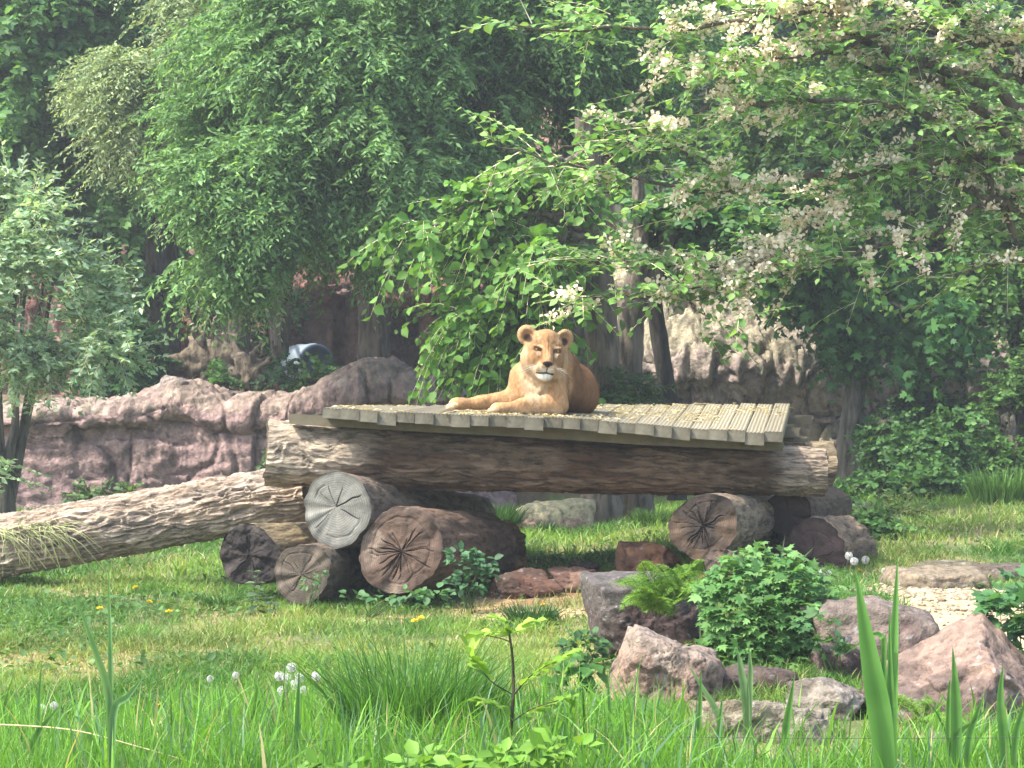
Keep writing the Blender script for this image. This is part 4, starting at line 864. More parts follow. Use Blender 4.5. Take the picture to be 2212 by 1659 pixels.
lt = tree('linden_tree', 'twin trunked tree behind the lioness with drooping bright green leaves', [(TR((1296, 1142, 23.6), (1304, 1000, 23.6), (1306, 850, 23.6), (1298, 690, 23.6), (1288, 560, 23.6), (1276, 420, 23.6), (1262, 250, 23.4)), [.24, .19, .175, .165, .16, .14, .10]),
     (TR((1374, 1146, 24.2), (1372, 1000, 24.2), (1360, 850, 24.2), (1358, 740, 24.2), (1368, 640, 24.2), (1384, 520, 24.2), (1378, 380, 24.2)), [.21, .17, .155, .15, .12, .085, .06]),
     (TR((1362, 700, 24.25), (1392, 655, 24.3), (1412, 600, 24.3), (1440, 520, 24.3), (1470, 400, 24.3)), [.10, .10, .085, .075, .05])],
     [E(1000, 470, 22.5, 85, 50, 110, cl=.1, cls=.6, flow=np.array([-.6, -.2, -.1]), br=2), E(1090, 520, 22.6, 110, 55, 130, cl=.12, cls=.6, flow=np.array([-.6, -.1, -.1]), br=2), E(905, 500, 22.4, 40, 26, 22, cl=.0, flow=np.array([-.6, -.1, -.2]), br=1), E(1170, 440, 23.0, 90, 70, 120, cl=.12, cls=.6, flow=np.array([-.5, -.1, -.1]), br=1), E(1170, 570, 23.0, 40, 55, 40, cl=.1, br=1),
      E(1015, 672, 22.3, 60, 15, 34, cl=.0, flow=np.array([-.8, -.1, -.05]), br=1), E(1110, 660, 22.6, 75, 28, 64, cl=.0, flow=np.array([-.6, -.2, -.1]), br=1), E(1165, 690, 22.7, 44, 40, 50, cl=.0, flow=np.array([-.4, -.2, -.1]), br=1),
      E(1050, 752, 22.4, 52, 16, 34, cl=.0, flow=np.array([-.7, -.1, -.15]), br=1), E(1130, 730, 22.6, 60, 30, 60, cl=.0, flow=np.array([-.6, -.1, -.15]), br=1), E(1190, 765, 22.8, 34, 36, 36, cl=.0, flow=np.array([-.2, -.2, -.2]), br=0)],
     LIND, seed=51, parts=True, twig=.006, bark=(.165, .135, .10), limbs=[(TR((1290, 580, 24), (1200, 560, 23.2), (1090, 590, 22.6), (960, 690, 22.3)), .05, .008), (TR((1300, 690, 24), (1220, 650, 23.2), (1130, 690, 22.7), (1000, 780, 22.4)), .045, .008), (TR((1285, 540, 24), (1190, 470, 23.2), (1060, 470, 22.7), (900, 520, 22.5)), .05, .008)])
tree('leaning_tree', 'thin dark mossy leaning trunk in front of the cliff right of the twin trunks', [(TR((1462, 1080, 24.6), (1458, 950, 24.6), (1440, 830, 24.6), (1420, 700, 24.6), (1412, 600, 24.6), (1430, 500, 24.6), (1460, 440, 24.6)), [.11, .105, .09, .085, .07, .05, .03])],
     [E(1470, 470, 24.4, 90, 60, 90, cl=.05, br=2), E(1560, 480, 24.4, 110, 70, 120, cl=.05, br=1)], dict(BROAD, shape='oval', leaf=.14), seed=61, bark=(.035, .03, .024))
tree('maple_tree', 'small dark maple with a single trunk right of the platform', [(TR((1832, 1082, 30), (1836, 950, 30), (1850, 820, 30), (1856, 700, 30), (1848, 560, 30), (1840, 430, 30)), [.17, .135, .13, .12, .09, .04])],
     [E(1830, 555, 29.6, 110, 72, 210, cl=.12, cls=.8), E(1950, 620, 29.4, 120, 85, 230, cl=.1, cls=.8), E(1790, 640, 29.3, 45, 34, 20, cl=.15, cls=.7), E(1920, 745, 29.6, 80, 45, 60, cl=.12, cls=.7), E(1860, 500, 30, 200, 120, 420, cl=.08)],
     dict(BROAD, shape='maple', w=1, leaf=.19, ln=.6, nl=10, droop=.5, flat=.6, c1=(.030, .100, .034), c2=(.075, .17, .052)), parts=True, seed=71, bark=(.14, .125, .095))
tree('hornbeam', 'light green leafy tree at the right edge above the cliff', [(TR((2250, 1080, 31), (2210, 800, 31), (2180, 500, 31), (2190, 250, 31)), [.2, .16, .12, .05])],
     [E(2130, 500, 30.6, 150, 110, 480, cl=.1, cls=.9), E(2160, 640, 30.4, 110, 70, 260, cl=.08, cls=.8), E(2200, 300, 30.8, 200, 150, 600, cl=.06), E(2010, 540, 30.8, 110, 80, 260, cl=.1), E(1990, 330, 31, 200, 160, 620, cl=.06), E(1760, 300, 31.4, 200, 160, 620, cl=.06)], dict(BROAD, shape='oval', leaf=.13, nl=18, c1=(.055, .12, .03), c2=(.11, .20, .05)), seed=81)
tree('ivy_column', 'dark ivy clad stem in front of the cliff right of the maple', [(TR((1975, 1080, 31), (1972, 950, 31), (1970, 820, 31), (1960, 720, 31)), [.12, .1, .09, .05])],
     [E(1975, 830, 30.7, 55, 80, 150, cl=.05, dy=.3), E(1990, 720, 30.6, 90, 60, 150, cl=.05, dy=.4), E(2020, 900, 30.5, 50, 35, 60, cl=.0, dy=.3)], dict(BROAD, shape='oval', leaf=.12, c1=(.022, .062, .028), c2=(.05, .115, .042)), seed=91, bark=(.06, .05, .04))
# silvery shrub at the left edge: many stems
stems = []
for k in range(9):
    a = rng.uniform(-1, 1); stems.append((TR((18 + 10 * a, 1090, 24), (22 + 55 * a, 940, 24 + .2 * a), (30 + 100 * a, 760, 24), (40 + 150 * a, 520, 23.8)), [.04, .03, .022, .010]))
stems[0] = (TR((12, 1110, 24), (16, 1000, 24), (34, 900, 24), (24, 700, 24), (60, 520, 24)), [.10, .06, .04, .03, .015])
SILV = dict(ln=.42, nl=14, leaf=.12, shape='diamond', w=.22, droop=.1, flat=.35, fan=.8, c1=(.16, .26, .16), c2=(.42, .52, .37))
tree('silver_shrub', 'silvery leaved multi stemmed shrub at the left edge before the red wall', stems,
     [E(40, 500, 23.6, 100, 110, 150, cl=.25, cls=.6, br=0), E(120, 620, 23.5, 100, 80, 130, cl=.25, cls=.6, br=0), E(40, 680, 23.5, 90, 70, 105, cl=.25, cls=.6, br=0), E(175, 720, 23.4, 105, 42, 95, cl=.2, cls=.5, br=0), E(-60, 600, 23.6, 100, 180, 220, br=0), E(235, 765, 23.4, 60, 22, 40, cl=0, br=0), E(70, 790, 23.5, 70, 28, 50, cl=0, br=0), E(-20, 1000, 23.6, 26, 50, 24, br=0), E(30, 400, 23.6, 60, 50, 60, br=0)], SILV, cat='shrub', seed=101, twig=.005, bark=(.11, .10, .075))
# elm reaching in from the right, hung with cream seed clusters
D0 = 20.0
elm = thing('elm_tree', 'elm reaching in from the right hung with cream coloured seed clusters', 'tree', (7.6, 21.0, 0.0)); eo = np.array([7.6, 21.0, 0.0])
EL = [([(2400, 330, 20.8), (2212, 145, 20.4), (2136, 85, 20.2), (2071, 25, 20), (2046, -20, 19.9)], .085, .05), ([(2350, 330, 20.9), (2140, 190, 20.4), (2046, 150, 20.2), (1931, 120, 20), (1856, 75, 19.8), (1766, 25, 19.6), (1400, 62, 19.3), (1110, 52, 19)], .07, .008),
      ([(2330, 420, 20.8), (2050, 185, 20.2), (1900, 150, 20.1), (1760, 70, 20.0), (1650, -30, 20)], .05, .03), ([(2440, 400, 20.8), (2171, 342, 20.4), (2056, 345, 20.2), (1856, 372, 20), (1656, 390, 19.8), (1521, 415, 19.6), (1300, 372, 19.3), (1075, 318, 19)], .055, .007),
      ([(2300, 250, 20.9), (2056, 280, 20.5), (1931, 355, 20.3), (1846, 425, 20.1), (1756, 490, 20), (1656, 555, 19.8), (1450, 575, 19.5), (1265, 555, 19.2)], .045, .007), ([(2400, 420, 20.8), (2212, 425, 20.5), (2106, 450, 20.3), (2006, 505, 20.2), (1906, 530, 20), (1740, 585, 19.7), (1560, 615, 19.4)], .04, .007),
      ([(1900, 362, 20.1), (2021, 370, 20.2), (2131, 430, 20.3), (2240, 470, 20.5)], .02, .03), ([(2200, 520, 20.6), (2100, 330, 20.2), (1980, 240, 19.8), (1780, 215, 19.5), (1560, 235, 19.2), (1380, 290, 19)], .04, .006),
      ([(1700, 540, 19.9), (1560, 600, 19.5), (1400, 640, 19.3), (1245, 640, 19.1)], .018, .006), ([(1600, 395, 19.8), (1480, 330, 19.5), (1330, 300, 19.3), (1190, 330, 19.1)], .018, .006),
      ([(2212, 180, 20.4), (1990, 60, 20), (1800, 110, 19.6), (1620, 130, 19.3), (1450, 150, 19.1)], .03, .006), ([(2300, 90, 20.3), (2100, 90, 20), (1900, 10, 19.7), (1600, 20, 19.4)], .03, .008), ([(2380, 560, 20.6), (2200, 560, 20.4), (2060, 600, 20.1)], .03, .006),
      ([(1650, 560, 19.8), (1600, 600, 19.6), (1500, 650, 19.5)], .012, .005), ([(1450, 590, 19.5), (1480, 640, 19.4), (1530, 690, 19.4)], .010, .005)]
g = G(); g.add(*trunk_mesh(np.array([(7.6, 21, -.1), (7.5, 21, 1.5), (7.2, 21, 3.0), (6.8, 21, 5.0), (6.6, 20.9, 7.5)]) - eo, [.3, .25, .22, .18, .1], 5, (.10, .085, .06)))
for p, a, b in [([(7.3, 21, 2.2), (6.4, 20.9, 3.3), at(2400, 330, 20.8)], .12, .085), ([(7.35, 21, 1.8), (6.4, 20.9, 2.9), at(2440, 400, 20.8)], .1, .055)]: g.add(*limb(np.array(p) - eo, a, b), (.10, .085, .06))
gl, gt, gs = G(), G(), G(); BB, DD = [], []; pk = []
for p, a, b in EL:
    P = np.array([at(*q) for q in p]) - eo; g.add(*limb(P, a, b, 40, 8), (.105, .085, .055))
    L = np.linalg.norm(np.diff(P, axis=0), axis=1).sum(); n = int(L / (.095 if L > 3 else .14)); t = rng.random(n) ** .8; Q = bez(P, 200); i = (t * 199).astype(int)
    T = nrm(np.gradient(Q, axis=0))[i]; sd_ = nrm(np.cross(T, [0, 0, 1.])) * np.where(rng.random(n) < .5, -1, 1)[:, None]
    BB.append(Q[i] + .05 * rng.standard_normal((n, 3))); DD.append(nrm(.55 * T + sd_ * .75 + np.array([-.1, -.12, .10]) + .38 * rng.standard_normal((n, 3))))
BB = np.concatenate(BB); DD = np.concatenate(DD)
# second order twigs start along the first
t2 = rng.random(len(BB)); B2 = BB + DD * (.62 * t2)[:, None] - np.array([0, 0, .06]) * (t2 ** 2)[:, None]; D2 = nrm(DD + .8 * rng.standard_normal(DD.shape) * np.array([1, 1, .5]))
uB = (BB + eo); uu = 1106 + uB[:, 0] / uB[:, 1] * FPX
lk = dict(leaf=.105, shape='oval', w=.38, c1=(.095, .20, .050), c2=(.23, .36, .115), droop=.28, flat=.88, fan=.85)
sprays(BB, DD, .68, 11, lk['leaf'], 'oval', .36, lk['c1'], lk['c2'], .12, .88, .85, .006, gl, gt, pk)
sprays(B2, D2, .45, 8, lk['leaf'], 'oval', .36, lk['c1'], lk['c2'], .12, .88, .85, .004, gl, gt, pk)
q = [np.concatenate(z) for z in zip(*pk)]; leaf_parts(elm, q[0], q[1], q[2], q[3], 'oval', .38, lk['c1'], lk['c2'], rest=gl, rc=q[4])
w_ = sstep(uu, 1250, 1700) * .9 + .10; w_ = w_ * (.25 + .75 * sstep(fbm((BB + eo) * .9, 2, 91), -.15, .2)); kk = rng.random(len(BB)) < w_
Bs, Ds = BB[kk], DD[kk]; per = 7; n = len(Bs) * per; tt = np.tile((np.arange(per) + .3) / per * .75, len(Bs))
Pc = np.repeat(Bs, per, 0) + np.repeat(Ds, per, 0) * (.68 * tt)[:, None] - np.array([0, 0, .12]) * (tt ** 2)[:, None]
Pc = Pc[rng.random(n) < .75]; m = 12; Pc = Pc + np.array([-.03, -.09, .03]); P = np.repeat(Pc, m, 0) + .036 * rng.standard_normal((len(Pc) * m, 3)) * np.array([1, 1, .7]); n = len(P)
V, F, C = leaves(P, rng.standard_normal((n, 3)) * np.array([1, 1, .6]), rng.standard_normal((n, 3)), .030 + .022 * rng.random(n), 'oval', .44, lcol(n, (.70, .59, .41), (.86, .78, .62), .06)); gs.add(V, F, C)
g.build('trunk', M['tree_bark'], elm); gl.build('crown', M['leaf'], elm, kind='stuff'); gt.build('twigs', M['tree_bark'], elm, kind='stuff'); gs.build('seed_clusters', M['seed'], elm, kind='stuff')
# undergrowth: bushes that can be told apart
BUSH = dict(ln=.32, nl=13, leaf=.085, shape='oval', w=.34, droop=.25, flat=.6, fan=.85, c1=(.045, .11, .036), c2=(.10, .195, .058))
def bush(name, label, parts, seed, cat='bush', **k):
    kw = dict(BUSH); kw.update(k); u, v, D = parts[0][0], parts[0][1] + parts[0][4], parts[0][2]
    st = [(TR((u + 12 * (q - 1), v, D), (u + 16 * (q - 1), v - parts[0][4], D), (u + 22 * (q - 1), v - 1.6 * parts[0][4], D)), [.025, .018, .006]) for q in range(3)]
    return tree(name, label, st, [E(*p, cl=.06, cls=.5, br=1, shell=.3) for p in parts], kw, cat=cat, seed=seed, bark=(.07, .06, .04))
bush('bush', 'round dark bush on the terrace behind the red wall at left', [(240, 775, 31.0, 110, 70, 420)], 201, leaf=.12, c1=(.022, .07, .03), c2=(.05, .12, .045))
bush('bush', 'small green bush on the terrace between the two stumps', [(445, 832, 30.2, 45, 26, 70)], 202, leaf=.1)
bush('bush', 'low bush on the terrace left of the blue barrel', [(590, 690, 33.4, 60, 70, 130), (610, 800, 30.5, 30, 22, 40)], 203, c1=(.022, .065, .028), c2=(.045, .105, .04))
bush('bush', 'low green plant below the blue barrel', [(690, 825, 30.3, 48, 22, 70)], 204, leaf=.1)
bush('bush', 'dark feathery bush behind the lioness at left', [(1065, 815, 29.6, 55, 34, 120)], 205, shape='diamond', w=.14, leaf=.13, c1=(.022, .062, .03), c2=(.05, .105, .042))
bush('bush', 'low bush at the foot of the twin trunks', [(1355, 850, 23.4, 40, 36, 110)], 206, shape='diamond', w=.14, leaf=.12, c1=(.03, .07, .03), c2=(.07, .12, .05))
bush('bush', 'leafy bush left of the ivy clad stem', [(1925, 945, 28.6, 55, 50, 160), (1920, 1000, 28.4, 50, 40, 100)], 207)
bush('bush', 'broad bush below the ivy clad stem', [(2010, 985, 28.2, 80, 60, 260), (2070, 940, 28.4, 50, 50, 110)], 208, leaf=.1)
bush('bush', 'big hedge like bush at the right edge', [(2180, 950, 28.6, 80, 110, 420), (2240, 840, 29, 90, 90, 260), (2160, 1010, 28, 70, 40, 130)], 209, leaf=.085, c1=(.05, .11, .03), c2=(.10, .185, .045))
bush('bush', 'low nettle patch with broad leaves before the right cliff', [(1960, 1060, 26.8, 90, 34, 210), (2030, 1055, 26.6, 60, 30, 120)], 210, leaf=.12, c1=(.05, .12, .04), c2=(.1, .19, .06))
bush('bush', 'brownish low bush in the grass right of the right log pile', [(1920, 1135, 23.0, 75, 38, 230)], 211, leaf=.09, shape='diamond', w=.18, c1=(.06, .085, .025), c2=(.11, .13, .045))
bush('bush', 'dark green bush touching the right log pile from behind', [(1815, 1115, 21.5, 55, 26, 150)], 212, leaf=.08)
bush('bush', 'leafy weeds at the right foot of the right log pile', [(1890, 1170, 19.4, 60, 30, 170)], 213, leaf=.075, c1=(.05, .115, .035), c2=(.10, .18, .06))
bush('bush', 'small weeds at the foot of the red wall', [(210, 1085, 28.0, 45, 16, 60), (260, 1078, 28.0, 30, 14, 30)], 214, leaf=.1, c1=(.06, .11, .04), c2=(.10, .16, .06))
bush('bush', 'small grey green weed above the ramp log on the red wall', [(583, 1010, 27.6, 22, 9, 22)], 215, leaf=.1, c1=(.07, .12, .06), c2=(.11, .16, .09))
# root stumps, dead branch and barrel on the terrace
def stump(name, label, u, v, D, s, seed, lean):
    root = thing(name, label, 'stump', tuple(at(u, v, D)))
    V, F = ico(4); a = np.arctan2(V[:, 2], V[:, 0]); sp = ridge(np.stack([np.cos(a) * 2.2, np.sin(a) * 2.2, V[:, 1] * .8], -1) + seed, 3, seed)
    W = V * np.array([s, s * .45, s * .8]) * (1 + .5 * np.maximum(sp, 0) + .15 * fbm(V * 4, 3, seed))[:, None]
    g = G(); g.add(W, F, np.array((.12, .095, .065)) * (1 + .6 * sp[:, None]).clip(.3, 2))
    g.build('root_plate', M['tree_bark'], root)
    g = G()
    for k in range(7):
        an = rng.uniform(0, 6.28); d = np.array([math.cos(an), -.3, math.sin(an)]) * s; g.add(*limb([d * .4, d * 1.0 + [0, -.1, .1 * s], d * 1.5 + [.1, 0, -.1 * s]], .09 * s * 2, .02), (.13, .105, .075))
    g.build('roots', M['tree_bark'], root, kind='stuff')
    if lean:
        g = G(); g.add(*trunk_mesh([(0, .1, 0), (lean * .6, .2, -.1), (lean, .3, -.25)], [s * .42, s * .38, s * .36], seed, (.17, .14, .095))); g.build('trunk', M['tree_bark'], root)
    return root
stump('uprooted_stump', 'uprooted log with a ragged root plate on the terrace behind the red wall', 462, 775, 31.4, .42, 301, -1.1)
stump('uprooted_stump', 'paler spidery root stump left of the blue barrel', 548, 812, 30.9, .32, 302, 0)
br = thing('dead_branch', 'thin bare forked branch rising from the uprooted log', 'branch', tuple(at(455, 745, 31.2)))
g = G(); b0 = at(455, 745, 31.2); g.add(*limb([np.zeros(3), at(462, 700, 31.2) - b0, at(478, 650, 31.2) - b0], .04, .015), (.22, .18, .12)); g.add(*limb([np.zeros(3), at(440, 720, 31.2) - b0, at(415, 712, 31.2) - b0], .03, .01), (.22, .18, .12)); g.build('stem', M['tree_bark'], br)
bl = thing('barrel', 'blue plastic barrel with a white label lying on the terrace', 'barrel', tuple(at(662, 782, 32.6)), rot=(0, 0, R(28)))
prof = [(.0, -.45), (.20, -.45), (.205, -.47), (.27, -.47), (.285, -.45), (.285, -.30), (.30, -.28), (.285, -.26), (.29, 0), (.285, .2), (.30, .22), (.285, .24), (.285, .43), (.26, .47), (0, .47)]
pr = np.array(prof); th = np.arange(40) / 40 * 2 * np.pi; V = np.stack([pr[:, None, 0] * np.cos(th), pr[:, None, 1] + 0 * th, pr[:, None, 0] * np.sin(th)], -1)
cb = np.tile(np.array([.03, .055, .085]), (len(pr), 40, 1)); lm = ((np.abs(V[..., 1]) < .46) & (pr[:, None, 0] > .27) & (V[..., 1] > -.44)); cb[lm] = (.22, .27, .30)
cb = cb * (1 + .3 * fbm(V * 5, 3, 9)[..., None]); V = V * .95
g = G(); g.add(V[:5].reshape(-1, 3), grid_faces(5, 40, True), cb[:5].reshape(-1, 3)); g.build('barrel_end', M['paint'], bl)
g = G(); g.add(V[4:].reshape(-1, 3), grid_faces(len(pr) - 4, 40, True), cb[4:].reshape(-1, 3)); g.build('barrel_side', M['paint'], bl)
# ---------------------------------------------------------------- grass
def field(n, y0, y1, dens, margin=1.12):
    out = []; m = 0
    while m < n:
        y = np.sqrt(rng.random(n) * (y1 ** 2 - y0 ** 2) + y0 ** 2); x = (rng.random(n) * 2 - 1) * .2425 * y * margin
        k = rng.random(n) < dens(x, y); out.append(np.stack([x[k], y[k]], -1)); m += k.sum()
    return np.concatenate(out)[:n]
def gcol(x, y, n, dry=0.):
    q = np.stack([x * 1.1, y * .6, 0 * x], -1); a = sstep(fbm(q, 3, 61), -.25, .3)[:, None]
    c = np.array([.068, .168, .027]) * (1 - a) + np.array([.165, .285, .048]) * a
    b = bare_mask(x, y)[:, None]; c = c * (1 - .7 * b) + np.array([.27, .25, .085]) * .7 * b
    d = (rng.random((n, 1)) < .05 + dry) * 1.; c = c * (1 - d) + np.array([.36, .30, .15]) * d
    return c * (1 + .22 * rng.standard_normal((n, 1))).clip(.5, 1.6)
def mound(x, y): return fbm(np.stack([x * 2.2, y * 1.6, 0 * x], -1), 3, 71)
def dens_lawn(x, y): return (1 - path_mask(x, y)) * (1 - .8 * bare_mask(x, y)) * (.35 + .65 * sstep(mound(x, y), -.4, .25)) * (1 - .9 * sstep(-np.hypot((x - .45) / 1.2, (y - 15.6) / .55), -1.1, -.8))
g = G()
for n, y0, y1, h, wd in ((52000, 9.9, 13, .085, .006), (58000, 12.6, 17.5, .08, .0075), (52000, 17, 28.4, .11, .012)):
    xy = field(n, y0, y1, dens_lawn); x, y = xy.T; P = np.stack([x, y, gz(x, y) - .006], -1); mm = mound(x, y)
    blades(P, h * (.45 + .9 * rng.random(n)) * (1 + .7 * mm).clip(.4, 1.9), wd * (.6 + .8 * rng.random(n)), .25 + .9 * rng.random(n), 2, gcol(x, y, n), g)
g.build('lawn_grass', M['grass'], kind='stuff')
g = G(); n = 9000; xy = field(n, 10, 20, lambda x, y: dens_lawn(x, y) * sstep(fbm(np.stack([x * 1.4, y * 1.1, 0 * x], -1), 3, 81), -.05, .25)); x, y = xy.T
V, F, C = leaves(np.stack([x, y, gz(x, y) + .02 + .03 * rng.random(n)], -1), np.stack([rng.standard_normal(n), rng.standard_normal(n), .5 * rng.random(n)], -1), np.tile([0, 0, 1.], (n, 1)) + .35 * rng.standard_normal((n, 3)), .02 + .045 * rng.random(n), 'oval', .36, lcol(n, (.05, .12, .035), (.12, .20, .07), .2)); g.add(V, F, C)
g.build('lawn_weeds', M['leaf'], kind='stuff')
def dens_tall(x, y):
    d = .15 + .85 * sstep(fbm(np.stack([x * 1.7, y * 1.7, 0 * x], -1), 3, 91), -.35, .2)
    d = d * (1 - .8 * sstep(x, .70, .9) * (1 - sstep(x, 1.55, 1.8)) * sstep(y, 8.45, 8.8))
    return d * (1 - sstep(y + .9 * sstep(x, .5, .9), 9.7, 11.0))
g = G()
for n, hh, wd, s, y1 in ((42000, .23, .0048, 3, 11.1), (3000, .38, .008, 4, 10.0), (420, .40, .015, 4, 9.5)):
    xy = field(n, 7.5, y1, dens_tall, 1.15); x, y = xy.T; P = np.stack([x, y, gz(x, y) - .01], -1); tall = 1 - .55 * sstep(y, 8.8, 10.8) - .25 * sstep(x, .5, .9)
    c = lcol(n, (.088, .215, .026), (.18, .34, .05), .2); d = (rng.random((n, 1)) < .05) * 1.; c = c * (1 - d) + np.array([.36, .33, .16]) * d
    bl_ = (rng.random((n, 1)) < .15) * 1.; c = c * (1 - bl_) + np.array([.10, .20, .10]) * bl_
    blades(P, hh * tall * (.45 + .75 * rng.random(n)), wd * (.7 + .6 * rng.random(n)), .1 + .8 * rng.random(n) ** 1.5, s, c, g)
g.build('tall_grass', M['grass'], kind='stuff')
# gravel and chips
def pebbles(name, n, fx, size, c1, c2, flat=.6):
    V0, F0 = ico(1); xy = fx(n); x, y = xy.T; n = len(x); s = size * (.4 + .9 * rng.random(n) ** 2); q = V0[None] * (1 + .3 * rng.standard_normal((n, len(V0), 1))) * s[:, None, None] * np.array([1.2, 1, flat])
    V = q + np.stack([x, y, gz(x, y) + s * .15], -1)[:, None]; off = (np.arange(n) * len(V0))[:, None, None]
    g = G(); g.add(V.reshape(-1, 3), (F0[None] + off).reshape(-1, 3), np.repeat(lcol(n, c1, c2, .2), len(V0), 0)); g.build(name, M['boulder'], kind='stuff', smooth=False)
pebbles('gravel', 3600, lambda n: field(n, 11, 15, lambda x, y: path_mask(x, y) * (x > 2) * (.10 + .9 * sstep(y, 13.2, 14.0)), 1.3), .020, (.27, .205, .12), (.42, .35, .24))
pebbles('wood_chips', 2200, lambda n: field(n, 9.8, 17.5, lambda x, y: bare_mask(x, y) ** 1.5 * (1 - path_mask(x, y))), .014, (.25, .18, .09), (.40, .32, .20), .4)
# tufts one can point at
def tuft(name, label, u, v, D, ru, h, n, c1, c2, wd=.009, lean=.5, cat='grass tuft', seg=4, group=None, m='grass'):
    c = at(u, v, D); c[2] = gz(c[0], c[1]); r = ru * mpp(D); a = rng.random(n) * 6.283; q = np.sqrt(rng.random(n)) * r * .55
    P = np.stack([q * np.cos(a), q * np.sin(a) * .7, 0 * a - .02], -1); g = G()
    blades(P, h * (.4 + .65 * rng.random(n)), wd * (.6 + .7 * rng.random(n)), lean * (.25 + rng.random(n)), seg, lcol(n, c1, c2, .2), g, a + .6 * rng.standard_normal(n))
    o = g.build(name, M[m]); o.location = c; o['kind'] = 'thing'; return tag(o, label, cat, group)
tuft('grass_tuft', 'tall dense clump of grass in the foreground left of the sapling', 890, 1640, 8.9, 260, .62, 1000, (.040, .12, .022), (.11, .22, .045), .0075, .62)
tuft('grass_tuft', 'second tall clump of grass right beside the sapling stem', 1010, 1640, 9.1, 140, .46, 420, (.045, .13, .025), (.12, .22, .05), .007, .6)
tuft('grass_tuft', 'dark green grass tuft on the lawn left of the dark boulder', 1150, 1345, 13.9, 90, .20, 700, (.022, .075, .02), (.05, .12, .035), .008, .7)
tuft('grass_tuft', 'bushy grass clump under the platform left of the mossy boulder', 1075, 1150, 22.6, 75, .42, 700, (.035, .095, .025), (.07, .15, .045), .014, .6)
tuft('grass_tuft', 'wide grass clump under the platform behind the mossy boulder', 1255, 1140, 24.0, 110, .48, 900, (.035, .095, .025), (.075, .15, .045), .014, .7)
tuft('grass_tuft', 'tiny dark grass tuft at the foot of the mossy boulder', 1182, 1172, 22.2, 34, .22, 220, (.022, .062, .02), (.04, .10, .03), .010, .6)
tuft('grass_tuft', 'grass tuft between the twin trunks and the split log', 1405, 1165, 21.5, 60, .25, 400, (.045, .105, .025), (.09, .16, .045), .012, .6)
tuft('grass_tuft', 'tall bright grass in front of the hedge like bush at right', 2165, 1105, 25.8, 120, .55, 800, (.06, .14, .025), (.12, .22, .05), .016, .45)
tuft('grass_tuft', 'grass tuft below the silvery shrub at the left edge', 45, 1130, 23.5, 110, .30, 600, (.045, .11, .025), (.09, .18, .045), .013, .6)
tuft('grass_tuft', 'grass tuft hiding the foot of the maple trunk', 1780, 1085, 26.5, 60, .42, 360, (.04, .10, .025), (.085, .16, .045), .014, .5)
tuft('grass_tuft', 'yellowish grass tuft at the foot of the dandelion clocks by the path', 1845, 1275, 16.4, 60, .16, 420, (.09, .14, .025), (.20, .23, .06), .008, .7)
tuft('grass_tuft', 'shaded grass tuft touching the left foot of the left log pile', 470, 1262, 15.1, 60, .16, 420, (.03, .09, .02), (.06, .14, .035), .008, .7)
tuft('dry_grass', 'bunch of pale dry grass draped over the left end of the ramp log', 75, 1160, 16.62, 110, .10, 4, (.3, .3, .15), (.4, .38, .2))
o = COL.objects[-1]
g = G(); n = 90; s = np.stack([rng.uniform(-.35, .2, n), rng.uniform(-.02, .05, n), rng.uniform(-.02, .06, n)], -1); e_ = s + np.stack([rng.uniform(-.05, .42, n), rng.uniform(-.10, -.05, n), rng.uniform(-.34, -.02, n)], -1)
for k in range(n):
    m_ = (s[k] + e_[k]) / 2 + np.array([0, -.06, .08]); g.add(*tube(bez([s[k], m_, e_[k]], 8), np.linspace(.0045, .0015, 8), 3), lcol(1, (.34, .36, .17), (.50, .48, .27), .15)[0])
o.data = g.mesh('dry_grass'); o.data.materials.append(M['straw']); o.location = at(75, 1152, 16.60)
# ---------------------------------------------------------------- plants with leaves of their own
def dome(n, rx, ry, rz, lo=-.1, shell=.75):
    d = nrm(rng.standard_normal((n * 4, 3))); d = d[(d[:, 2] > lo) & (d[:, 1] < .55)][:n]; q = shell + (1 - shell) * rng.random((len(d), 1)); q = q * (1 + .30 * vn(d * 3.0, 44)[:, None])
    return d * q * np.array([rx, ry, rz]), d
def stems_to(root, tips, r, C, m='tree_bark', name='stem', base=(0, 0, 0)):
    for t in tips:
        b = np.array(base) + .03 * rng.standard_normal(3) * np.array([1, 1, 0]); g = G(); g.add(*tube(bez([b, (b + t) / 2 + np.array([0, 0, .15 * np.linalg.norm(t)]) * .4, t], 8), np.linspace(r, r * .4, 8), 5), C); g.build(name, M[m], root)
def plant(name, label, cat, u, v, D, group=None):
    c = at(u, v, D); c[2] = gz(c[0], c[1]); return thing(name, label, cat, tuple(c), group)
# leafy bush between the rocks
D_ = 11.35; rt = plant('leafy_bush', 'big leafy green bush with lobed leaves growing between the boulders', 'bush', 1645, 1500, D_)
k_ = mpp(D_)
parts_ = []
for (u, v, ru, rv, n) in ((1650, 1330, 125, 120, 560), (1600, 1290, 85, 85, 300), (1710, 1300, 90, 90, 300), (1650, 1430, 150, 90, 520), (1720, 1420, 90, 80, 220), (1580, 1420, 70, 70, 160)):
    X, Nn = dome(n, ru * k_, .75 * ru * k_, rv * k_, -.75, .78); c = at(u, v, D_) - np.array(rt.location); parts_.append((X + c, Nn))
P = np.concatenate([a for a, b in parts_]); Nn = np.concatenate([b for a, b in parts_]); n = len(P); k = P[:, 2] > .02; P, Nn = P[k], Nn[k]; n = len(P)
leaf_parts(rt, P, Nn * np.array([1, 1, .25]) + .45 * rng.standard_normal((n, 3)) + np.array([0, -.2, -.25]), np.tile([0, -.35, 1.], (n, 1)) + .30 * rng.standard_normal((n, 3)) + .35 * Nn, .068 * (.5 + .8 * rng.random(n)), 'maple', 1, (.075, .175, .055), (.17, .30, .11), 8)
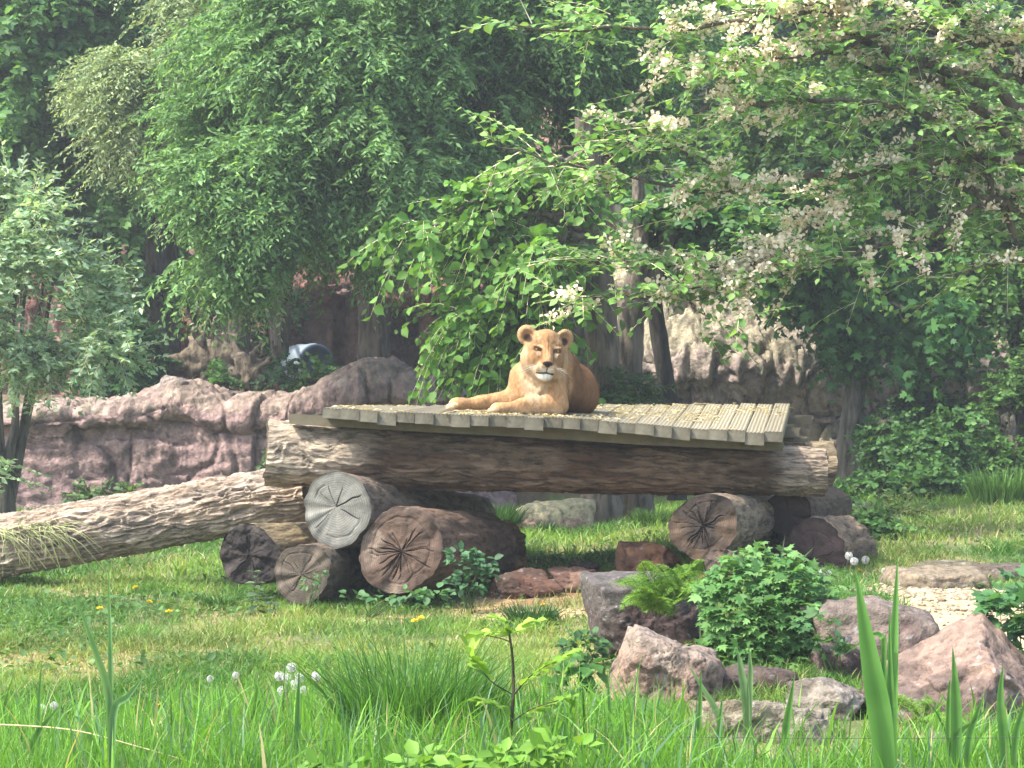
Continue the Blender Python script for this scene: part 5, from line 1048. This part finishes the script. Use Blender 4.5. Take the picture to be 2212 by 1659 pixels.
stems_to(rt, P[rng.choice(n, 12)], .008, (.09, .10, .05))
# plant in front of the left pile, nettles
def clump(name, label, u, v, D, tops, n, leaf, shape, w, c1, c2, cat='plant', limit=300, group=None):
    rt = plant(name, label, cat, u, v, D, group); b = np.array(rt.location); Ps = []
    for (uu, vv, ru, rv, nn) in tops:
        X, Nn = dome(nn, ru * mpp(D), ru * mpp(D) * .8, rv * mpp(D), -.6, .6); Ps.append((X + at(uu, vv, D) - b, Nn))
    P = np.concatenate([a for a, q in Ps]); Nn = np.concatenate([q for a, q in Ps]); n = len(P)
    leaf_parts(rt, P, Nn * np.array([1, 1, .2]) + .4 * rng.standard_normal((n, 3)), np.tile([0, -.4, 1.], (n, 1)) + .3 * rng.standard_normal((n, 3)) + .3 * Nn, leaf * (.65 + .6 * rng.random(n)), shape, w, c1, c2, limit=limit)
    stems_to(rt, P[rng.choice(n, min(n, 9), replace=False)], .004, (.07, .13, .04), 'leaf'); return rt
clump('leafy_plant', 'bluish green leafy plant in front of the rotten log of the left pile', 1018, 1290, 14.75, [(1000, 1205, 34, 24, 46), (1030, 1225, 40, 34, 60), (1015, 1260, 42, 28, 40)], 0, .062, 'oval', .36, (.05, .125, .06), (.12, .22, .13))
clump('leafy_plant', 'low yellow green leaves filling the bottom edge in the middle', 1080, 1700, 7.6, [(940, 1648, 80, 20, 34), (1080, 1650, 120, 24, 52), (1215, 1610, 70, 12, 22), (1150, 1628, 80, 16, 26)], 0, .074, 'oval', .30, (.09, .20, .028), (.22, .34, .06))
clump('leafy_plant', 'bright leaves at the bottom edge below the dandelion clocks', 740, 1700, 7.7, [(720, 1652, 60, 14, 24)], 0, .06, 'oval', .3, (.09, .19, .03), (.18, .3, .06))
clump('leafy_plant', 'dark low weeds at the left foot of the dark boulder', 1265, 1420, 11.9, [(1262, 1400, 46, 40, 90), (1300, 1440, 46, 30, 60)], 0, .05, 'oval', .36, (.03, .085, .03), (.08, .16, .06))
clump('leafy_plant', 'broad leaves rising beside the pink boulder at its left', 1240, 1500, 10.6, [(1235, 1475, 42, 34, 34), (1270, 1440, 26, 20, 14)], 0, .085, 'oval', .34, (.06, .16, .035), (.12, .25, .07))
clump('leafy_plant', 'small lobed leaves creeping over the rock left of the tall reed', 1800, 1470, 10.9, [(1790, 1395, 34, 30, 26), (1770, 1350, 50, 26, 26)], 0, .066, 'maple', 1, (.06, .14, .055), (.12, .21, .09))
clump('ivy_plant', 'ivy with large lobed leaves at the right edge over the biggest boulder', 2190, 1420, 10.3, [(2190, 1330, 66, 56, 66), (2240, 1380, 60, 60, 50), (2150, 1305, 26, 22, 14), (2195, 1250, 18, 14, 6)], 0, .095, 'maple', 1, (.04, .115, .045), (.10, .20, .085), cat='ivy')
clump('leafy_plant', 'small weed in front of the smallest brown log of the left pile', 668, 1290, 14.65, [(668, 1262, 16, 26, 22), (690, 1238, 12, 10, 8)], 0, .05, 'oval', .22, (.08, .16, .06), (.15, .25, .11))
clump('leafy_plant', 'round leaved weeds in the grass in front of the left pile', 790, 1296, 14.5, [(765, 1285, 18, 12, 8), (815, 1290, 24, 10, 10), (880, 1285, 40, 12, 24), (940, 1280, 34, 12, 20)], 0, .06, 'oval', .42, (.05, .13, .05), (.12, .22, .10))
clump('leafy_plant', 'sprig of bright leaves on top of the leafy bush', 1640, 1215, 11.6, [(1632, 1195, 30, 22, 26), (1690, 1200, 30, 14, 18)], 0, .06, 'maple', 1, (.09, .18, .06), (.18, .28, .11))
def nettle(label, u, v0, v1, D, n, leaf, c1, c2):
    rt = plant('nettle', label, 'nettle', u, v0, D); h = (v0 - v1) * mpp(D); t = np.repeat(np.linspace(.12, 1, n), 2); a = np.arange(2 * n) * np.pi + np.repeat(np.arange(n), 2) * 1.3
    P = np.stack([.02 * np.sin(t * 4), 0 * t, h * t], -1); Dv = np.stack([np.cos(a), np.sin(a) * .8, -.25 + .5 * t], -1)
    leaf_parts(rt, P, Dv, np.tile([0, -.2, 1.], (2 * n, 1)) + .2 * rng.standard_normal((2 * n, 3)), leaf * (1.15 - .6 * t), 'oval', .30, c1, c2); stems_to(rt, [np.array([.02, 0, h])], .005, (.08, .13, .05), 'leaf')
nettle('dark grey green nettle in front of the black ended log', 552, 1285, 1190, 14.7, 8, .11, (.055, .105, .06), (.12, .17, .11))
nettle('short dark nettle at the foot of the black ended log', 585, 1290, 1250, 14.6, 4, .09, (.04, .085, .045), (.08, .13, .08))
nettle('slim weed rising from the right log pile behind the leafy bush', 1618, 1260, 1180, 14.4, 5, .07, (.09, .17, .06), (.15, .24, .1))
# ferns
def frond(L, np_, w, seed):
    r_ = np.random.default_rng(seed); g = G(); pts = bez([(0, 0, 0), (.35 * L, 0, .28 * L), (.75 * L, 0, .33 * L), (L, 0, .18 * L)], 20); g.add(*tube(pts, np.linspace(.0035, .001, 20), 3), (.10, .16, .04))
    t = np.repeat(np.linspace(.12, .98, np_), 2); i = (t * 19).astype(int); P = pts[i]; T = nrm(np.gradient(pts, axis=0))[i]; sg = np.tile([1., -1.], np_)
    ll = L * w * np.sin(np.pi * (.12 + .88 * t) ** .8).clip(.12, 1); Dv = T * .35 + np.array([0, 1., 0]) * sg[:, None] + np.array([0, 0, -.15]) + .06 * r_.standard_normal((2 * np_, 3))
    # each pinna carries its own little leaflets
    for q in np.linspace(.1, 1, 6):
        for s2 in (-1, 1):
            B = P + Dv * (ll * q)[:, None]; D2 = Dv * .6 + s2 * T
            V, F, C = leaves(B, D2, np.tile([0, 0, 1.], (2 * np_, 1)) + .2 * r_.standard_normal((2 * np_, 3)), ll * .44 * (1.15 - q * .75), 'diamond', .26, lcol(2 * np_, (.09, .19, .025), (.19, .30, .05), .12)); g.add(V, F, C)
    me = g.mesh('frond'); me.materials.append(M['leaf']); return me
FR = [frond(.40, 15, .20, s) for s in (1, 2, 3)]
def fern(label, u, v, D, n, sc, spread=1.):
    rt = plant('fern', label, 'fern', u, v, D); b = at(u, v, D); rt.location = tuple(b)
    for k in range(n):
        o = link('frond', FR[k % 3], rt); a = k / n * 6.283 * 1.0 + .4 * rng.standard_normal(); o.rotation_euler = (rng.uniform(-.7, .7), rng.uniform(-.75, .55) * spread, a); s = sc * rng.uniform(.65, 1.15); o.scale = (s, s, s)
        o.location = (rng.uniform(-.14, .14) * sc, rng.uniform(-.14, .05) * sc, rng.uniform(-.10, .12) * sc)
fern('bright yellow green fern growing on the dark boulder', 1428, 1308, 11.80, 46, .72)
fern('few fern fronds climbing at the upper right of the main fern', 1478, 1262, 11.9, 10, .5)
fern('small shaded fern under the biggest boulder behind the reeds', 1995, 1560, 9.35, 14, .55)
# broad upright reed and iris blades
def ribbon(pts, w, seg=14, fold=.25, C1=(.09, .20, .05), C2=(.14, .27, .07)):
    P = bez(pts, seg); T = nrm(np.gradient(P, axis=0)); t = np.linspace(0, 1, seg); W = w * np.where(t < .35, .72 + .8 * t, 1 - ((t - .35) / .65) ** 1.7).clip(.01, 1); Sd = nrm(np.cross(T, [0.15, -1, 0.]))
    N = np.cross(Sd, T); A = P - Sd * W[:, None] / 2 + N * (fold * W)[:, None]; B = P + Sd * W[:, None] / 2 + N * (fold * W)[:, None]; V = np.stack([A, P, B], 1).reshape(-1, 3)
    c = np.array(C1) + (np.array(C2) - np.array(C1)) * rng.random((seg, 1)); c = np.repeat(c, 3, 0) * np.tile([1.12, .85, 1.12], seg)[:, None]; return V, grid_faces(seg, 3), c
def reed(name, label, cat, D, bl, C1=(.085, .20, .045), C2=(.12, .25, .06)):
    u, v = bl[0][0][0]; rt = plant(name, label, cat, u, v, D); b = np.array(rt.location)
    for pts, w in bl:
        q = [at(p[0], p[1], D + (p[2] if len(p) > 2 else 0)) - b for p in pts]; q[0][2] = min(q[0][2], 0.); g = G(); g.add(*ribbon(q, w * mpp(D), C1=C1, C2=C2)); g.build('leaf', M['leaf'], rt)
reed('reed_plant', 'tall broad bladed green reed in the right foreground', 'reed', 7.9, [([(1915, 1668), (1898, 1560, -.05), (1872, 1400, -.08), (1847, 1228, -.1)], 54), ([(1925, 1668), (1924, 1520), (1930, 1360, .03), (1939, 1196, .05)], 26), ([(1912, 1668), (1912, 1560), (1908, 1450), (1902, 1372)], 20), ([(1932, 1668), (1926, 1580), (1921, 1450), (1921, 1310)], 18), ([(1905, 1560), (1908, 1420), (1904, 1376), (1880, 1372), (1822, 1415)], 13)], (.10, .235, .05), (.13, .28, .065))
reed('reed_plant', 'slender reed with one broad side blade in the left foreground', 'reed', 7.9, [([(240, 1668), (240, 1500), (238, 1360), (234, 1205)], 12), ([(241, 1660), (238, 1520), (205, 1400, -.05), (152, 1258, -.1)], 18), ([(242, 1600), (246, 1540), (275, 1505), (315, 1456)], 18)], (.11, .235, .08), (.17, .30, .11))
reed('iris_plant', 'upright iris blade pair standing before the biggest boulder', 'iris', 8.1, [([(2063, 1668), (2063, 1560), (2061, 1480), (2057, 1395)], 26), ([(2085, 1668), (2090, 1600), (2105, 1550), (2125, 1500)], 18), ([(2040, 1668), (2055, 1600), (2100, 1560), (2140, 1520)], 14), ([(2050, 1668), (2046, 1580), (2048, 1500), (2052, 1460)], 12)])
reed('iris_plant', 'iris blade with a reddish tip at the right edge of the grass', 'iris', 8.2, [([(2168, 1668), (2164, 1580), (2158, 1510), (2166, 1432)], 24), ([(2185, 1668), (2190, 1600), (2205, 1540), (2230, 1480)], 16)])
reed('iris_plant', 'single upright iris blade before the dandelion clocks', 'iris', 8.2, [([(640, 1668), (643, 1580), (645, 1520), (647, 1432)], 15)], (.06, .16, .04), (.09, .2, .05))
reed('iris_plant', 'pair of pale iris blades in front of the leafy bush', 'iris', 9.2, [([(1614, 1570), (1608, 1500), (1600, 1450), (1592, 1398)], 20), ([(1616, 1570), (1618, 1500), (1620, 1440), (1617, 1392)], 14), ([(1560, 1590), (1548, 1540), (1520, 1490), (1484, 1432)], 14)], (.11, .2, .08), (.16, .26, .11))
reed('iris_plant', 'iris blades leaning right in front of the pale flat rock', 'iris', 8.5, [([(1690, 1640), (1695, 1580), (1705, 1520), (1716, 1455)], 18), ([(1545, 1640), (1550, 1590), (1556, 1540), (1560, 1500)], 12)])
reed('iris_plant', 'short iris blades in front of the left corner of the pink boulder', 'iris', 8.6, [([(1505, 1620), (1508, 1560), (1512, 1510), (1514, 1440)], 12), ([(1320, 1640), (1322, 1580), (1316, 1520), (1312, 1440)], 12), ([(1210, 1650), (1205, 1590), (1180, 1540), (1172, 1480)], 16)])
reed('iris_plant', 'narrow blades at the left edge of the foreground grass', 'iris', 8.3, [([(80, 1660), (84, 1580), (86, 1500), (92, 1420)], 10), ([(60, 1660), (75, 1600), (100, 1560), (135, 1520)], 16), ([(205, 1660), (200, 1600), (180, 1560), (150, 1540)], 14)])
reed('iris_plant', 'grey green blades sticking up out of the leafy bush', 'iris', 11.4, [([(1700, 1330), (1690, 1280), (1686, 1220), (1696, 1150)], 6), ([(1690, 1330), (1700, 1260), (1725, 1215), (1760, 1180)], 7), ([(1512, 1400), (1511, 1340), (1508, 1280), (1507, 1215)], 3.5)], (.12, .17, .1), (.18, .24, .15))
# ash sapling
D_ = 8.25; rt = plant('sapling', 'thin dark stemmed ash sapling with bright leaflets in the foreground', 'sapling', 1098, 1640, D_); b = np.array(rt.location)
def TS(*p): return [at(q[0], q[1], D_ + (q[2] if len(q) > 2 else 0)) - b for q in p]
for pts, r in (([(1096, 1660), (1103, 1580), (1109, 1500), (1107, 1420), (1099, 1362)], .0085), ([(1110, 1500), (1140, 1465, -.05), (1180, 1437, -.08), (1236, 1408, -.1)], .004), ([(1100, 1385), (1080, 1378), (1040, 1370)], .003), ([(1108, 1500), (1060, 1470, -.04), (1030, 1430, -.06)], .003), ([(1104, 1560), (1150, 1530, -.05), (1230, 1505, -.1)], .0035)):
    g = G(); g.add(*tube(bez(TS(*pts), 12), np.linspace(r, r * .5, 12), 6), (.05, .045, .025)); g.build('stem', M['tree_bark'], rt)
LP, LD = [], []
for pts, n in (([(1100, 1372), (1060, 1366), (1035, 1368)], 5), ([(1102, 1368), (1125, 1352), (1155, 1345)], 5), ([(1099, 1370), (1090, 1345), (1075, 1335)], 3), ([(1125, 1480, -.05), (1180, 1437, -.08), (1238, 1408, -.1)], 9), ([(1060, 1470, -.04), (1030, 1430, -.06), (1010, 1400)], 8), ([(1130, 1545), (1180, 1520, -.05), (1235, 1504, -.1)], 8), ([(1104, 1540), (1070, 1520), (1040, 1515)], 6)):
    Q = bez(TS(*pts), n); T = nrm(np.gradient(Q, axis=0))
    for k in range(n):
        for s in (-1, 1): LP.append(Q[k]); LD.append(T[k] * .7 + s * np.array([.1, -.8, .0]) + np.array([0, 0, -.25 + .5 * (s > 0)]) + .15 * rng.standard_normal(3))
LP, LD = np.array(LP), np.array(LD); n = len(LP); leaf_parts(rt, LP, LD, np.tile([0, -.45, 1.], (n, 1)) + .3 * rng.standard_normal((n, 3)), .070 * (.7 + .5 * rng.random(n)), 'oval', .26, (.14, .26, .03), (.30, .40, .08))
# dandelions
def clock_meshes():
    V, F = ico(2); n = 110; d = nrm(rng.standard_normal((n, 3))); t = nrm(np.cross(d, rng.standard_normal((n, 3)))); g = G()
    for q in range(3):
        a = q * 2.09; tt = t * math.cos(a) + np.cross(d, t) * math.sin(a); Vv, Ff, C = leaves(d * .86, tt * .9 + d * .45, d, np.full(n, .34), 'diamond', .16, np.tile([.7, .7, .68], (n, 1))); g.add(Vv, Ff, C)
    g.add(V * .25, F, (.30, .27, .2)); Vv, Ff, C = leaves(d * .2, d, t, np.full(n, .7), 'diamond', .02, np.tile([.6, .58, .5], (n, 1))); g.add(Vv, Ff, C)
    h = g.mesh('head'); h.materials.append(M['fluff']); g = G(); g.add(*tube([(0, 0, 0), (.02, 0, .5), (0, 0, 1)], [.0035, .003, .0028], 5), (.20, .24, .10)); s = g.mesh('stem'); s.materials.append(M['leaf']); return h, s
def yellow_mesh():
    n = 46; a = rng.random(n) * 6.283; e = rng.uniform(.05, 1.1, n); d = np.stack([np.cos(a) * np.cos(e), np.sin(a) * np.cos(e), np.sin(e) * .6], -1); V, F, C = leaves(np.zeros((n, 3)), d, np.tile([0, 0, 1.], (n, 1)), np.full(n, 1.), 'diamond', .13, lcol(n, (.75, .50, .02), (.85, .66, .05), .08))
    g = G(); g.add(V, F, C); h = g.mesh('head'); h.materials.append(M['fluff']); return h
HM, SM = clock_meshes(); YM = yellow_mesh()
def dandelion(u, v, D, r, label, group, head=HM, cat='dandelion', name='dandelion_clock'):
    p = at(u, v, D); gz_ = float(gz(p[0], p[1])); rt = thing(name, label, cat, (p[0], p[1], gz_), group); h = max(p[2] - gz_, .03)
    s = link('stem', SM, rt); s.scale = (1, 1, h); o = link('head', head, rt); o.location = (0, 0, h); o.scale = (r, r, r)
    o.rotation_euler = (rng.uniform(-.5, .1), rng.uniform(-.3, .3), rng.uniform(0, 6)) if head is YM else (0, 0, rng.uniform(0, 6))
BN = 'dandelion clocks bunched on the foreground lawn'
for u, v, dd, lab in ((604, 1460, 0, 'white dandelion clock at the left end of the bunch on the foreground lawn'), (630, 1441, .1, 'topmost white dandelion clock of the bunch on the foreground lawn'), (620, 1464, -.05, 'white dandelion clock second from the left in the foreground bunch'),
                      (648, 1463, .05, 'white dandelion clock just below and right of the topmost one in the foreground bunch'), (637, 1478, -.1, 'white dandelion clock in the middle of the foreground bunch'), (657, 1492, -.15, 'white dandelion clock low at the right of the foreground bunch'),
                      (610, 1492, -.2, 'lowest left white dandelion clock of the foreground bunch'), (683, 1460, .05, 'white dandelion clock standing apart just right of the foreground bunch')): dandelion(u, v, 10.1 + dd, .0235, lab, BN)
for u, v, dd, lab in ((92, 1530, 0, 'leftmost white dandelion clock, in the tall grass at the left edge'), (118, 1524, .1, 'white dandelion clock beside the leftmost one in the tall grass')): dandelion(u, v, 9.5 + dd, .020, lab, 'dandelion clocks at the left edge')
for u, v, dd, lab in ((455, 1466, 0, 'small white dandelion clock at the end of the bare patch'), (510, 1458, .1, 'small white dandelion clock halfway from the bare patch to the bunch')): dandelion(u, v, 10.6 + dd, .018, lab, 'small dandelion clocks by the bare patch')
for u, v, dd, lab in ((1776, 1240, 0, 'left white dandelion clock of the close pair beside the leafy bush'), (1788, 1243, -.1, 'right white dandelion clock of the close pair beside the leafy bush')): dandelion(u, v, 15.4 + dd, .030, lab, 'dandelion clock pair by the leafy bush')
for u, v, dd, lab in ((1833, 1200, 0, 'highest white dandelion clock in front of the shaggy bark log'), (1845, 1212, -.1, 'white dandelion clock touching the highest one before the shaggy bark log'), (1869, 1209, .1, 'white dandelion clock at the right end of the shaggy bark log'),
                      (1912, 1237, -.1, 'white dandelion clock standing alone at the edge of the gravel path')): dandelion(u, v, 15.7 + dd, .030, lab, 'dandelion clocks before the shaggy log')
for u, v, lab in ((293, 1269, 'yellow dandelion highest on the lawn under the ramp log'), (216, 1314, 'yellow dandelion furthest to the left on the lawn'), (323, 1300, 'yellow dandelion just below the one under the ramp log'), (365, 1321, 'yellow dandelion on the lawn towards the left log pile')): dandelion(u, v, 4563 * 1.36 / (v - 862), .026, lab, 'yellow dandelions on the lawn', YM, 'dandelion', 'yellow_dandelion')
for u, v, lab in ((896, 1341, 'left and lower yellow dandelion of the pair below the cracked log'), (910, 1335, 'right and upper yellow dandelion of the pair below the cracked log')): dandelion(u, v, 4563 * 1.38 / (v - 862), .027, lab, 'yellow dandelions on the lawn', YM, 'dandelion', 'yellow_dandelion')
dandelion(1174, 1306, 14.0, .022, 'lone yellow dandelion in the grass before the clay lump', None, YM, 'dandelion', 'yellow_dandelion')
dandelion(1856, 1240, 15.6, .028, 'yellow dandelion among the white clocks by the path', None, YM, 'dandelion', 'yellow_dandelion')
dandelion(345, 1522, 9.8, .015, 'small yellow flower in the tall grass of the foreground at left', None, YM, 'dandelion', 'yellow_dandelion')
# thin wire across the foreground, a dry stalk
wr = G(); wr.add(*tube(bez([at(560, 1600, 8.2), at(1000, 1596, 8.2), at(1400, 1591, 8.15), at(1800, 1594, 8.1), at(2400, 1592, 8.1)], 40), .0012, 5)); tag(wr.build('fence_wire', M['wire']), 'thin grey wire stretched low across the foreground grass', 'wire')
wr = G(); wr.add(*tube(bez([at(-40, 1562, 8.1), at(150, 1575, 8.05), at(300, 1612, 8.0), at(430, 1650, 8.0)], 30), np.linspace(.0035, .002, 30), 5), (.50, .46, .24)); tag(wr.build('dry_stalk', M['straw']), 'pale dry stalk lying slanted through the grass at lower left', 'stalk')

# ---------------------------------------------------------------- air: the photograph's far trees fade a little
V, F = np.array([(x, y, z) for x in (-125, 125) for y in (-45, 115) for z in (-3.2, 29.5)], float), np.array([(0, 1, 3, 2), (4, 6, 7, 5), (0, 4, 5, 1), (2, 3, 7, 6), (0, 2, 6, 4), (1, 5, 7, 3)])
hm_ = bpy.data.materials.new('haze'); hm_.use_nodes = True; hn = hm_.node_tree; hn.nodes.clear(); ho = hn.nodes.new('ShaderNodeOutputMaterial'); hv = hn.nodes.new('ShaderNodeVolumePrincipled')
hv.inputs['Density'].default_value = .0014; hv.inputs['Color'].default_value = (.86, .93, .95, 1); hv.inputs['Anisotropy'].default_value = .2; hn.links.new(hv.outputs[0], ho.inputs['Volume'])
g = G(); g.add(V, F); o = g.build('haze', hm_, smooth=False, kind='stuff')
